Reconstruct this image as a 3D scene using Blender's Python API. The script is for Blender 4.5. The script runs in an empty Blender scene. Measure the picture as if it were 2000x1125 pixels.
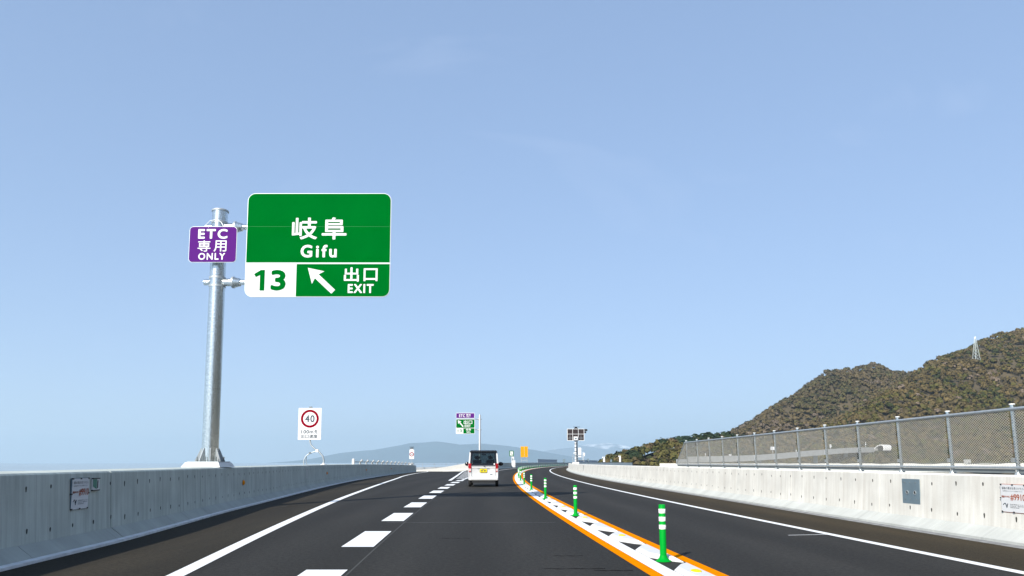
import bpy, bmesh, math, random
import numpy as np
from mathutils import Vector, Matrix
random.seed(7); rng = np.random.default_rng(7)
scene = bpy.context.scene
COL = scene.collection

# ------------------------------------------------------------------ camera
cam_d = bpy.data.cameras.new("Camera")
cam = bpy.data.objects.new("Camera", cam_d); COL.objects.link(cam)
cam.location = (0, 0, 1.25)
cam.rotation_euler = (math.radians(90 + 6.0), 0, 0)
cam_d.sensor_fit = 'HORIZONTAL'; cam_d.sensor_width = 36; cam_d.lens = 26
cam_d.shift_y = 0.0943
cam_d.clip_start = 0.1; cam_d.clip_end = 60000
scene.camera = cam

# ------------------------------------------------------------------ light
SUN_EL = math.radians(33); SHADOW_AZ = math.radians(30)   # shadows fall ahead and to the right
sdir = Vector((math.sin(SHADOW_AZ) * math.cos(SUN_EL), math.cos(SHADOW_AZ) * math.cos(SUN_EL), -math.sin(SUN_EL)))
sun_d = bpy.data.lights.new("sun", 'SUN'); sun_d.energy = 4.6; sun_d.angle = math.radians(0.53); sun_d.color = (1, 0.95, 0.86)
sun = bpy.data.objects.new("sun", sun_d); COL.objects.link(sun)
sun.rotation_euler = sdir.to_track_quat('-Z', 'Y').to_euler(); sun.location = (-20, -40, 40)
w = bpy.data.worlds.new("World"); scene.world = w; w.use_nodes = True
nt = w.node_tree; bg = nt.nodes["Background"]
sky = nt.nodes.new("ShaderNodeTexSky"); sky.sky_type = 'NISHITA'; sky.sun_disc = False
sky.sun_elevation = SUN_EL; sky.sun_rotation = math.pi + SHADOW_AZ     # sun stands behind the camera on the left
sky.air_density = 1.0; sky.dust_density = 0.3; sky.ozone_density = 1.0; sky.altitude = 0
# faint cirrus streaks mixed into the sky
tc = nt.nodes.new("ShaderNodeTexCoord"); mp = nt.nodes.new("ShaderNodeMapping")
mp.inputs['Rotation'].default_value = (0.3, 0.5, 0.6); mp.inputs['Scale'].default_value = (1.0, 6.5, 3.2)
nz = nt.nodes.new("ShaderNodeTexNoise"); nz.inputs['Scale'].default_value = 2.3; nz.inputs['Detail'].default_value = 7; nz.inputs['Distortion'].default_value = 0.5
rp = nt.nodes.new("ShaderNodeValToRGB"); rp.color_ramp.elements[0].position = .58; rp.color_ramp.elements[0].color = (0, 0, 0, 1)
rp.color_ramp.elements[1].position = .80; rp.color_ramp.elements[1].color = (.13, .13, .13, 1)
mx = nt.nodes.new("ShaderNodeMix"); mx.data_type = 'RGBA'
mx.inputs['B'].default_value = (7.5, 8.0, 8.6, 1)
gm = nt.nodes.new('ShaderNodeGamma'); gm.inputs['Gamma'].default_value = .40            # flatter, paler spring sky
tn = nt.nodes.new('ShaderNodeMix'); tn.data_type = 'RGBA'; tn.blend_type = 'MULTIPLY'; tn.inputs['Factor'].default_value = 1; tn.inputs['B'].default_value = (1.58, 1.95, 2.60, 1)
L = nt.links.new
L(tc.outputs['Generated'], mp.inputs['Vector']); L(mp.outputs['Vector'], nz.inputs['Vector']); L(nz.outputs['Fac'], rp.inputs['Fac'])
L(rp.outputs['Color'], mx.inputs['Factor']); L(sky.outputs['Color'], mx.inputs['A']); L(mx.outputs['Result'], gm.inputs['Color']); L(gm.outputs['Color'], tn.inputs['A']); L(tn.outputs['Result'], bg.inputs['Color'])
bg.inputs['Strength'].default_value = 0.105
scene.view_settings.view_transform = 'Standard'; scene.view_settings.look = 'None'
scene.view_settings.exposure = 0.75; scene.view_settings.gamma = 1.0
scene.view_settings.use_curve_mapping = False
scene.render.engine = 'CYCLES'
scene.cycles.max_bounces = 6; scene.cycles.volume_bounces = 1; scene.cycles.use_denoising = True

# ------------------------------------------------------------------ materials
def newmat(name):
    m = bpy.data.materials.new(name); m.use_nodes = True
    return m, m.node_tree, m.node_tree.nodes["Principled BSDF"]

def mat(name, col, rough=.6, metal=0., var=0., scale=4., bump=0., bscale=60., spec=None, detail=4):
    m, t, b = newmat(name)
    b.inputs['Base Color'].default_value = (*col, 1); b.inputs['Roughness'].default_value = rough; b.inputs['Metallic'].default_value = metal
    if spec is not None: b.inputs['Specular IOR Level'].default_value = spec
    g = t.nodes.new("ShaderNodeNewGeometry")
    if var > 0:
        n = t.nodes.new("ShaderNodeTexNoise"); n.inputs['Scale'].default_value = scale; n.inputs['Detail'].default_value = detail
        t.links.new(g.outputs['Position'], n.inputs['Vector'])
        r = t.nodes.new("ShaderNodeValToRGB")
        r.color_ramp.elements[0].position = .3; r.color_ramp.elements[1].position = .7
        r.color_ramp.elements[0].color = (*[c * (1 - var) for c in col], 1); r.color_ramp.elements[1].color = (*[min(1, c * (1 + var)) for c in col], 1)
        t.links.new(n.outputs['Fac'], r.inputs['Fac']); t.links.new(r.outputs['Color'], b.inputs['Base Color'])
    if bump > 0:
        n2 = t.nodes.new("ShaderNodeTexNoise"); n2.inputs['Scale'].default_value = bscale; n2.inputs['Detail'].default_value = 3
        t.links.new(g.outputs['Position'], n2.inputs['Vector'])
        bp = t.nodes.new("ShaderNodeBump"); bp.inputs['Strength'].default_value = bump; bp.inputs['Distance'].default_value = .02
        t.links.new(n2.outputs['Fac'], bp.inputs['Height']); t.links.new(bp.outputs['Normal'], b.inputs['Normal'])
    return m

def asphalt(name, c0, c1, tint):
    m, t, b = newmat(name); N = t.nodes.new; K = t.links.new
    g = N("ShaderNodeNewGeometry")
    fine = N("ShaderNodeTexNoise"); fine.inputs['Scale'].default_value = 55; fine.inputs['Detail'].default_value = 5; fine.inputs['Roughness'].default_value = .75
    K(g.outputs['Position'], fine.inputs['Vector'])
    r = N("ShaderNodeValToRGB"); r.color_ramp.elements[0].position = .35; r.color_ramp.elements[1].position = .72
    r.color_ramp.elements[0].color = (*c0, 1); r.color_ramp.elements[1].color = (*c1, 1)
    K(fine.outputs['Fac'], r.inputs['Fac'])
    mpn = N("ShaderNodeMapping"); mpn.inputs['Scale'].default_value = (1.6, .22, 1); K(g.outputs['Position'], mpn.inputs['Vector'])
    big = N("ShaderNodeTexNoise"); big.inputs['Scale'].default_value = 1.1; big.inputs['Detail'].default_value = 4; K(mpn.outputs['Vector'], big.inputs['Vector'])
    mxn = N("ShaderNodeMix"); mxn.data_type = 'RGBA'; mxn.blend_type = 'MIX'
    r2 = N("ShaderNodeValToRGB"); r2.color_ramp.elements[0].position = .4; r2.color_ramp.elements[1].position = .75
    r2.color_ramp.elements[0].color = (0, 0, 0, 1); r2.color_ramp.elements[1].color = (.85, .85, .85, 1)
    K(big.outputs['Fac'], r2.inputs['Fac']); K(r2.outputs['Color'], mxn.inputs['Factor'])
    K(r.outputs['Color'], mxn.inputs['A']); mxn.inputs['B'].default_value = (*tint, 1)
    # coarse grain
    gr = N("ShaderNodeTexNoise"); gr.inputs['Scale'].default_value = 17; gr.inputs['Detail'].default_value = 3; K(g.outputs['Position'], gr.inputs['Vector'])
    g1 = N("ShaderNodeMapRange"); g1.inputs['From Min'].default_value = .3; g1.inputs['From Max'].default_value = .7; g1.inputs['To Min'].default_value = .72; g1.inputs['To Max'].default_value = 1.28; K(gr.outputs['Fac'], g1.inputs['Value'])
    # wheel paths worn slightly paler, following the curve of the lanes
    sp = N("ShaderNodeSeparateXYZ"); K(g.outputs['Position'], sp.inputs[0])
    def mth(op, a, b_=None, c=None):
        n = N("ShaderNodeMath"); n.operation = op
        for i, v in enumerate((a, b_, c)):
            if v is None: continue
            if isinstance(v, (int, float)): n.inputs[i].default_value = v
            else: K(v, n.inputs[i])
        return n.outputs[0]
    yy = mth('SUBTRACT', sp.outputs['Y'], 57.); off = mth('SUBTRACT', sp.outputs['X'], mth('MULTIPLY', mth('MULTIPLY', yy, yy), 1 / 1700.))
    wv = mth('COSINE', mth('MULTIPLY', mth('ADD', off, 1.0), 2 * math.pi / 1.72)); wf = mth('MULTIPLY_ADD', mth('MULTIPLY', wv, big.outputs['Fac']), .26, 1.06)
    tot = mth('MULTIPLY', g1.outputs['Result'], wf); vm_ = N("ShaderNodeVectorMath"); vm_.operation = 'SCALE'; K(mxn.outputs['Result'], vm_.inputs[0]); K(tot, vm_.inputs['Scale'])
    K(vm_.outputs[0], b.inputs['Base Color'])
    b.inputs['Roughness'].default_value = .9; b.inputs['Specular IOR Level'].default_value = .15
    bp = N("ShaderNodeBump"); bp.inputs['Strength'].default_value = .5; bp.inputs['Distance'].default_value = .006
    K(fine.outputs['Fac'], bp.inputs['Height']); K(bp.outputs['Normal'], b.inputs['Normal'])
    return m

def concrete(name, base, dark, streak, seam=.9, seamfac=.45):
    """cast concrete; UV = (metres along the wall, metres up)"""
    m, t, b = newmat(name); N = t.nodes.new; K = t.links.new
    uv = N("ShaderNodeUVMap"); uv.uv_map = "uv"
    mp1 = N("ShaderNodeMapping"); mp1.inputs['Scale'].default_value = (9, .55, 1); K(uv.outputs['UV'], mp1.inputs['Vector'])
    n1 = N("ShaderNodeTexNoise"); n1.inputs['Scale'].default_value = 1.0; n1.inputs['Detail'].default_value = 5; n1.inputs['Roughness'].default_value = .65; K(mp1.outputs['Vector'], n1.inputs['Vector'])
    r1 = N("ShaderNodeValToRGB"); r1.color_ramp.elements[0].position = .40; r1.color_ramp.elements[1].position = .72
    r1.color_ramp.elements[0].color = (0, 0, 0, 1); r1.color_ramp.elements[1].color = (streak,) * 3 + (1,)
    K(n1.outputs['Fac'], r1.inputs['Fac'])
    n2 = N("ShaderNodeTexNoise"); n2.inputs['Scale'].default_value = 1.3; n2.inputs['Detail'].default_value = 6; K(uv.outputs['UV'], n2.inputs['Vector'])
    r2 = N("ShaderNodeValToRGB"); r2.color_ramp.elements[0].position = .3; r2.color_ramp.elements[1].position = .7
    r2.color_ramp.elements[0].color = (*[c * .86 for c in base], 1); r2.color_ramp.elements[1].color = (*[c * 1.1 for c in base], 1)
    K(n2.outputs['Fac'], r2.inputs['Fac'])
    mxa = N("ShaderNodeMix"); mxa.data_type = 'RGBA'; K(r1.outputs['Color'], mxa.inputs['Factor']); K(r2.outputs['Color'], mxa.inputs['A']); mxa.inputs['B'].default_value = (*dark, 1)
    # formwork seams every `seam` metres
    sp = N("ShaderNodeSeparateXYZ"); K(uv.outputs['UV'], sp.inputs['Vector'])
    dv = N("ShaderNodeMath"); dv.operation = 'DIVIDE'; dv.inputs[1].default_value = seam; K(sp.outputs['X'], dv.inputs[0])
    fr = N("ShaderNodeMath"); fr.operation = 'FRACT'; K(dv.outputs[0], fr.inputs[0])
    lt = N("ShaderNodeMath"); lt.operation = 'LESS_THAN'; lt.inputs[1].default_value = .018; K(fr.outputs[0], lt.inputs[0])
    ml = N("ShaderNodeMath"); ml.operation = 'MULTIPLY'; ml.inputs[1].default_value = seamfac; K(lt.outputs[0], ml.inputs[0])
    mxb = N("ShaderNodeMix"); mxb.data_type = 'RGBA'; K(ml.outputs[0], mxb.inputs['Factor']); K(mxa.outputs['Result'], mxb.inputs['A']); mxb.inputs['B'].default_value = (*dark, 1)
    K(mxb.outputs['Result'], b.inputs['Base Color'])
    b.inputs['Roughness'].default_value = .85; b.inputs['Specular IOR Level'].default_value = .25
    n3 = N("ShaderNodeTexNoise"); n3.inputs['Scale'].default_value = 30; n3.inputs['Detail'].default_value = 4; K(uv.outputs['UV'], n3.inputs['Vector'])
    bp = N("ShaderNodeBump"); bp.inputs['Strength'].default_value = .25; bp.inputs['Distance'].default_value = .01
    K(n3.outputs['Fac'], bp.inputs['Height']); K(bp.outputs['Normal'], b.inputs['Normal'])
    return m

def colattr(name, rough=.9, noise=0.):
    m, t, b = newmat(name)
    a = t.nodes.new("ShaderNodeVertexColor"); a.layer_name = "Col"
    t.links.new(a.outputs['Color'], b.inputs['Base Color']); b.inputs['Roughness'].default_value = rough; b.inputs['Specular IOR Level'].default_value = .15
    return m

M = {}
M['lane'] = asphalt('lane_asphalt', (.013, .0125, .0115), (.042, .040, .036), (.030, .028, .025))
M['shoulder'] = asphalt('shoulder_asphalt', (.017, .013, .007), (.054, .042, .024), (.044, .032, .017))
M['shoulder_l'] = asphalt('left_shoulder_asphalt', (.013, .011, .0075), (.042, .036, .026), (.034, .028, .019))
M['deck'] = mat('deck_concrete', (.35, .35, .34), .9, var=.2)
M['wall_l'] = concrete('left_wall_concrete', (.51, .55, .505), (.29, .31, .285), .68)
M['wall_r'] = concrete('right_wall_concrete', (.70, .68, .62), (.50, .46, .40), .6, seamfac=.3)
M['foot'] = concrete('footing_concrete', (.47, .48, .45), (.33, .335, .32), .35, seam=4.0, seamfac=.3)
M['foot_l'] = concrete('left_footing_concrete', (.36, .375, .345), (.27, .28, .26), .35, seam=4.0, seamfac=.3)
M['gutter'] = mat('gutter_concrete', (.62, .63, .64), .8, var=.15, scale=6)
M['gutter_r'] = mat('drain_mortar', (.20, .20, .20), .8, var=.3, scale=6)
M['paint'] = mat('white_road_paint', (.80, .80, .78), .6, var=.05, scale=9, bump=.15, bscale=70)
M['orange'] = mat('orange_road_paint', (.70, .215, .002), .8, spec=.0, var=.07, scale=7, bump=.15, bscale=70)
M['block'] = mat('white_moulded_block', (.60, .60, .60), .6, spec=.2, var=.04, scale=12)
M['yellow'] = mat('yellow_reflector', (.80, .58, .0), .5, spec=.1)
M['green_post'] = mat('green_urethane', (.0, .28, .025), .5, spec=.06, var=.04, scale=9)
M['white_band'] = mat('white_reflective_band', (.82, .83, .82), .35)
M['steel'] = mat('galvanised_steel', (.70, .72, .70), .23, metal=.96, var=.20, scale=24, bump=.16, bscale=26)
M['steel2'] = mat('dull_galvanised_steel', (.42, .45, .46), .5, metal=.6, var=.12, scale=20)
M['wire'] = mat('galvanised_wire', (.44, .43, .39), .6)
M['beam'] = mat('grey_painted_beam', (.14, .16, .165), .5, var=.1)
M['pedestal'] = mat('white_grout_pedestal', (.72, .71, .68), .8, var=.05)
M['sign_green'] = mat('sign_green_sheeting', (.0, .112, .012), .7, var=.05, scale=1.3, spec=.0)
M['sign_white'] = mat('sign_white_sheeting', (.66, .66, .66), .5, spec=.1)
M['sign_purple'] = mat('sign_purple_sheeting', (.090, .018, .165), .7, spec=.0)
M['sign_red'] = mat('sign_red_sheeting', (.21, .001, .010), .7, spec=.0)
M['plate_green'] = mat('plate_green', (.12, .26, .20), .6, spec=.1)
M['joint_green'] = mat('joint_green', (.02, .17, .05), .6, spec=.1)
M['sign_back'] = mat('sign_aluminium_edge', (.55, .60, .58), .4, metal=.5)
M['ink'] = mat('dark_print', (.03, .045, .06), .5)
M['print_red'] = mat('red_print', (.40, .10, .05), .5, spec=.1)
M['black'] = mat('black_plastic', (.012, .012, .013), .45)
M['dark'] = mat('dark_recess', (.05, .05, .045), .9)
M['car_white'] = mat('white_car_paint', (.56, .56, .56), .25, spec=.4)
M['car_black'] = mat('black_car_paint', (.006, .006, .008), .15)
M['tyre'] = mat('tyre_rubber', (.015, .015, .015), .8)
M['rim'] = mat('wheel_rim', (.4, .4, .42), .35, metal=.8)
M['tail_red'] = mat('red_lens', (.30, .006, .010), .25, spec=.3)
M['tail_clear'] = mat('clear_lens', (.60, .40, .38), .25)
M['plate'] = mat('yellow_plate', (.72, .58, .0), .5, spec=.1)
M['seat'] = mat('dark_seat_fabric', (.03, .03, .03), .9)
M['amber'] = mat('amber_reflector', (.80, .26, .0), .5, spec=.2)
M['box_grey'] = mat('grey_steel_box', (.13, .18, .21), .5, var=.08)
M['cell'] = mat('dark_panel_cell', (.03, .02, .018), .3)
M['yellow_sign'] = mat('yellow_orange_sheeting', (.62, .30, .0), .6, spec=.0)
M['ochre'] = mat('ochre_print', (.55, .20, .0), .5)
M['plain'] = mat('haze_tinted_plain', (.27, .345, .40), .95, var=.08, scale=.004)  # town and fields; pale blue carries the horizon haze in the colour
M['mountain'] = mat('forested_mountain', (.022, .050, .056), .95, var=.35, scale=.0016)
M['snow'] = mat('placeholder', (.5, .5, .5))
M['soil'] = mat('hillside_soil', (.075, .058, .032), .95, var=.3, scale=.05)
M['far_wood'] = mat('wooded_slope', (.036, .034, .017), .95, var=.4, scale=.08, bump=.8, bscale=.15)
M['scuff'] = mat('rubber_scuff', (.010, .010, .010), 1.0, spec=.0)
M['leaf'] = colattr('mixed_forest_foliage')
M['bark'] = mat('bark', (.06, .045, .03), .9)
M['tunnel'] = mat('white_tunnel_concrete', (.75, .73, .70), .8)
M['far_conc'] = mat('far_concrete', (.42, .42, .41), .85, var=.1, scale=.5)
M['far_conc_dark'] = mat('weathered_far_concrete', (.30, .31, .31), .85, var=.15, scale=.5)
def glassmat():
    m, t, b = newmat('tinted_car_glass'); N = t.nodes.new; K = t.links.new
    tr = N("ShaderNodeBsdfTransparent"); tr.inputs['Color'].default_value = (.28, .33, .33, 1)
    gl = N("ShaderNodeBsdfGlossy"); gl.inputs['Roughness'].default_value = .03
    fr = N("ShaderNodeFresnel"); fr.inputs['IOR'].default_value = 1.45
    ms = N("ShaderNodeMixShader"); K(fr.outputs[0], ms.inputs[0]); K(tr.outputs[0], ms.inputs[1]); K(gl.outputs[0], ms.inputs[2])
    K(ms.outputs[0], t.nodes["Material Output"].inputs['Surface']); return m
M['glass'] = glassmat()
def snowmat():
    m, t, b = newmat('snowy_mountain'); N = t.nodes.new; K = t.links.new
    g = N("ShaderNodeNewGeometry"); sp = N("ShaderNodeSeparateXYZ"); K(g.outputs['Position'], sp.inputs[0])
    n = N("ShaderNodeTexNoise"); n.inputs['Scale'].default_value = .0022; n.inputs['Detail'].default_value = 6; K(g.outputs['Position'], n.inputs['Vector'])
    ma = N("ShaderNodeMath"); ma.operation = 'MULTIPLY_ADD'; ma.inputs[1].default_value = 800; K(n.outputs['Fac'], ma.inputs[0]); K(sp.outputs['Z'], ma.inputs[2])
    mr = N("ShaderNodeMapRange"); mr.inputs['From Min'].default_value = 930; mr.inputs['From Max'].default_value = 1090; K(ma.outputs[0], mr.inputs['Value'])
    mxn = N("ShaderNodeMix"); mxn.data_type = 'RGBA'; mxn.inputs['A'].default_value = (.07, .08, .08, 1); mxn.inputs['B'].default_value = (.9, .9, .92, 1)
    K(mr.outputs['Result'], mxn.inputs['Factor']); K(mxn.outputs['Result'], b.inputs['Base Color']); b.inputs['Roughness'].default_value = .9
    return m
M['snow'] = snowmat()

# ------------------------------------------------------------------ object helpers
def link(name, me, m=None, parent=None, smooth=False):
    o = bpy.data.objects.new(name, me); COL.objects.link(o)
    if m is not None and not me.materials: me.materials.append(M[m] if isinstance(m, str) else m)
    if parent is not None: o.parent = parent
    if smooth:
        me.polygons.foreach_set('use_smooth', [True] * len(me.polygons))
    return o
def tag(o, label=None, cat=None, group=None, kind=None):
    if label: o['label'] = label
    if cat: o['category'] = cat
    if group: o['group'] = group
    if kind: o['kind'] = kind
    return o
def thing(name, loc, label, cat, group=None, rz=0):
    o = bpy.data.objects.new(name, None); COL.objects.link(o); o.location = loc; o.rotation_euler = (0, 0, rz); o.empty_display_size = .2
    return tag(o, label, cat, group)

class MB:
    def __init__(s): s.v = []; s.f = []
    def add(s, vs, fs):
        n = len(s.v); s.v += [tuple(v) for v in vs]; s.f += [tuple(i + n for i in f) for f in fs]; return s
    def box(s, x0, x1, y0, y1, z0, z1):
        return s.add([(x0, y0, z0), (x1, y0, z0), (x1, y1, z0), (x0, y1, z0), (x0, y0, z1), (x1, y0, z1), (x1, y1, z1), (x0, y1, z1)],
                     [(0, 3, 2, 1), (4, 5, 6, 7), (0, 1, 5, 4), (1, 2, 6, 5), (2, 3, 7, 6), (3, 0, 4, 7)])
    def rings(s, rings, close=True, caps=True):
        n = len(rings[0]); vs = [p for r in rings for p in r]; fs = []
        for k in range(len(rings) - 1):
            for i in range(n if close else n - 1):
                j = (i + 1) % n; fs.append((k * n + i, k * n + j, (k + 1) * n + j, (k + 1) * n + i))
        if caps: fs.append(tuple(range(n))[::-1]); fs.append(tuple((len(rings) - 1) * n + i for i in range(n)))
        return s.add(vs, fs)
    def tube(s, pts, r, n=10, caps=True):
        pts = [Vector(p) for p in pts]; rs = r if isinstance(r, (list, tuple)) else [r] * len(pts); rings = []
        up = None
        for i, p in enumerate(pts):
            t = (pts[min(i + 1, len(pts) - 1)] - pts[max(i - 1, 0)]).normalized()
            if up is None: up = Vector((0, 0, 1)) if abs(t.z) < .9 else Vector((0, 1, 0))
            a = t.cross(up).normalized(); b = a.cross(t).normalized(); up = b
            rings.append([tuple(p + (a * math.cos(q) + b * math.sin(q)) * rs[i]) for q in [2 * math.pi * k / n for k in range(n)]])
        return s.rings(rings, True, caps)
    def lathe(s, prof, n=16, c=(0, 0)):
        rings = [[(c[0] + r * math.cos(2 * math.pi * k / n), c[1] + r * math.sin(2 * math.pi * k / n), z) for k in range(n)] for r, z in prof]
        return s.rings(rings)
    def prism(s, poly, y0, y1):
        """poly of (x, z) extruded along y"""
        return s.rings([[(x, y0, z) for x, z in poly], [(x, y1, z) for x, z in poly]])
    def mesh(s, name):
        me = bpy.data.meshes.new(name); me.from_pydata(s.v, [], s.f); me.update()
        bm = bmesh.new(); bm.from_mesh(me); bmesh.ops.recalc_face_normals(bm, faces=bm.faces); bm.to_mesh(me); bm.free()
        return me
    def build(s, name, m, parent=None, smooth=False, bevel=0):
        o = link(name, s.mesh(name), m, parent, smooth)
        if bevel:
            md = o.modifiers.new('bevel', 'BEVEL'); md.width = bevel; md.segments = 2; md.limit_method = 'ANGLE'
        return o
def smooth_angle(o, deg=40):
    me = o.data; me.polygons.foreach_set('use_smooth', [True] * len(me.polygons)); me.set_sharp_from_angle(angle=math.radians(deg)); return o

def rrect(x0, x1, z0, z1, r, n=6):
    pts = []
    for cx, cz, a0 in ((x1 - r, z0 + r, -90), (x1 - r, z1 - r, 0), (x0 + r, z1 - r, 90), (x0 + r, z0 + r, 180)):
        for k in range(n + 1):
            a = math.radians(a0 + 90 * k / n); pts.append((cx + r * math.cos(a), cz + r * math.sin(a)))
    return pts

def text(name, body, x0, x1, z0, z1, y, m, parent, bold=0., track=1.):
    """lettering fitted to the box x0..x1, z0..z1 in the plane y of its parent (facing -y); bold thickens the strokes"""
    c = bpy.data.curves.new(name, 'FONT'); c.body = body; c.size = 1; c.resolution_u = 4; c.space_character = track
    t = bpy.data.objects.new('tmp', c); COL.objects.link(t); bpy.context.view_layer.update()
    me = bpy.data.meshes.new_from_object(t.evaluated_get(bpy.context.evaluated_depsgraph_get()))
    bpy.data.objects.remove(t)
    co = np.empty(len(me.vertices) * 3); me.vertices.foreach_get('co', co); co = co.reshape(-1, 3)
    mn, mx_ = co.min(0), co.max(0); bd = bold * (z1 - z0); out = np.empty_like(co)
    out[:, 0] = x0 + bd + (co[:, 0] - mn[0]) / (mx_[0] - mn[0]) * (x1 - x0 - 2 * bd)
    out[:, 2] = z0 + bd + (co[:, 1] - mn[1]) / (mx_[1] - mn[1]) * (z1 - z0 - 2 * bd); out[:, 1] = y
    fs = [tuple(p.vertices) for p in me.polygons]
    if bold:
        vs = []; ff = []
        for k in range(9):
            a = k * math.pi / 4; d = np.array([0, -.0004 * k, 0]) if k == 8 else np.array([bd * math.cos(a), -.0004 * k, bd * math.sin(a)])
            ff += [tuple(i + len(vs) for i in f) for f in fs]; vs += (out + d).tolist()
    else: vs, ff = out.tolist(), fs
    bpy.data.meshes.remove(me); me = bpy.data.meshes.new(name); me.from_pydata(vs, [], ff); me.update()
    return link(name, me, m, parent)

def hermite(tab):
    t = np.array(tab, float); ys = t[:, 0]; vs = t[:, 1:]
    sl = np.gradient(vs, ys, axis=0)
    def f(y):
        y = float(y); i = int(np.clip(np.searchsorted(ys, y) - 1, 0, len(ys) - 2)); h = ys[i + 1] - ys[i]; u = (y - ys[i]) / h
        if u < 0: return vs[0] + sl[0] * (y - ys[0])
        if u > 1: return vs[-1] + sl[-1] * (y - ys[-1])
        return (2*u**3-3*u**2+1)*vs[i] + (u**3-2*u**2+u)*h*sl[i] + (-2*u**3+3*u**2)*vs[i+1] + (u**3-u**2)*h*sl[i+1]
    return f

# ------------------------------------------------------------------ alignment of the road (metres, camera at 0,0)
def C(y): return .5 + (y - 57) ** 2 / (1620. if y < 57 else 2200.)           # line of the lane divider
_ro = hermite([(-10, 5.45), (8, 5.68), (25, 6.03), (60, 6.1), (100, 6.4), (140, 6.7), (200, 6.8), (700, 6.8)])
def RW(y): return C(y) + _ro(y)[0]                                           # foot of the right wall
def RL(y): return C(y) + 3.85                                                # right edge line
_lw = hermite([(-10, -4.3, 0), (5, -5.55, 0), (9, -5.9, 0), (12, -6.18, 0), (15, -6.6, 0), (18, -7.05, 0), (24, -7.8, 0), (31.6, -8.75, 0), (46, -10.3, 0),
               (70, -12.1, -.05), (90, -13.15, -.15), (110, -14.0, -.3), (130, -16.6, -.6), (150, -20.6, -1.0), (180, -27.0, -1.7), (260, -45, -3.2)])
_ll = hermite([(-10, -1.3, 0), (0, -2.55, 0), (8.35, -3.72, 0), (11.76, -4.2, 0), (18.95, -5.12, 0), (24.8, -5.8, 0), (35.2, -6.85, 0), (55, -8.7, 0), (70, -10.15, -.05),
               (88, -11.4, -.15), (110, -12.5, -.3), (130, -15.2, -.6), (150, -19.2, -1.0), (180, -25.6, -1.7), (260, -43.5, -3.2)])
_rr = hermite([(50, -4.1, 0), (63, -4.7, 0), (101, -6.55, 0), (120, -7.4, 0), (150, -12.3, -.58), (190, -18.7, -1.3), (260, -33, -2.5), (330, -55, -4)])
def ML(y): return C(y) - 5.95                                                # foot of the outer wall after the exit

class Path:
    def __init__(s, f, y0, y1, n=400, power=1.6):
        us = np.linspace(0, 1, n) ** power; ys = y0 + (y1 - y0) * us
        s.p = np.array([f(y) for y in ys]); d = np.diff(s.p, axis=0); s.s = np.concatenate([[0], np.cumsum(np.hypot(d[:, 0], d[:, 1]))]); s.len = s.s[-1]
        s.ys = ys
    def at(s, q):
        return np.array([np.interp(q, s.s, s.p[:, k]) for k in range(3)])
    def frame(s, q):
        a = s.at(max(q - .5, 0)); b = s.at(min(q + .5, s.len)); t = b - a; t[2] = 0; t /= np.linalg.norm(t)
        return s.at(q), t, np.array([t[1], -t[0], 0])                        # position, forward, right
    def s_of_y(s, y): return float(np.interp(y, s.ys, s.s))
def sweep(path, prof, s0, s1, step, name, m, parent=None, closed=True, uv=True):
    n = max(1, int(math.ceil((s1 - s0) / step))); qs = np.linspace(s0, s1, n + 1); k = len(prof); vs = []; fs = []
    for q in qs:
        p, t, r = path.frame(q)
        for off, z in prof: vs.append((p[0] + r[0] * off, p[1] + r[1] * off, p[2] + z))
    for a in range(n):
        for i in range(k if closed else k - 1):
            j = (i + 1) % k; fs.append((a * k + i, a * k + j, (a + 1) * k + j, (a + 1) * k + i))
    if closed: fs.append(tuple(range(k))[::-1]); fs.append(tuple(n * k + i for i in range(k)))
    me = bpy.data.meshes.new(name); me.from_pydata(vs, [], fs)
    if uv:
        lay = me.uv_layers.new(name="uv")
        for poly in me.polygons:
            for li in poly.loop_indices:
                vi = me.loops[li].vertex_index; a, i = divmod(vi, k); lay.data[li].uv = (qs[a], prof[i][1] + .37 * abs(prof[i][0] - prof[0][0]))
    bm = bmesh.new(); bm.from_mesh(me); bmesh.ops.recalc_face_normals(bm, faces=bm.faces); bm.to_mesh(me); bm.free()
    return link(name, me, m, parent)
def sheet(name, fl, fr, y0, y1, m, parent=None, z=0., n=120, power=1.5, zf=None):
    ys = y0 + (y1 - y0) * np.linspace(0, 1, n + 1) ** power; vs = []; fs = []
    for y in ys:
        zz = (zf(y) if zf else 0) + z; vs += [(fl(y), y, zz), (fr(y), y, zz)]
    for i in range(n): fs.append((2*i, 2*i+1, 2*i+3, 2*i+2))
    me = bpy.data.meshes.new(name); me.from_pydata(vs, [], fs); me.update()
    return link(name, me, m, parent)

# ------------------------------------------------------------------ ground, road, paint
me = MB()
N = 64; R = 31500
me.add([(0, 0, -14)] + [(R * math.cos(2*math.pi*k/N), R * math.sin(2*math.pi*k/N), -14) for k in range(N)], [(0, 1+k, 1+(k+1) % N) for k in range(N)])
tag(me.build('ground', 'plain'), kind='structure')

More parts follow.
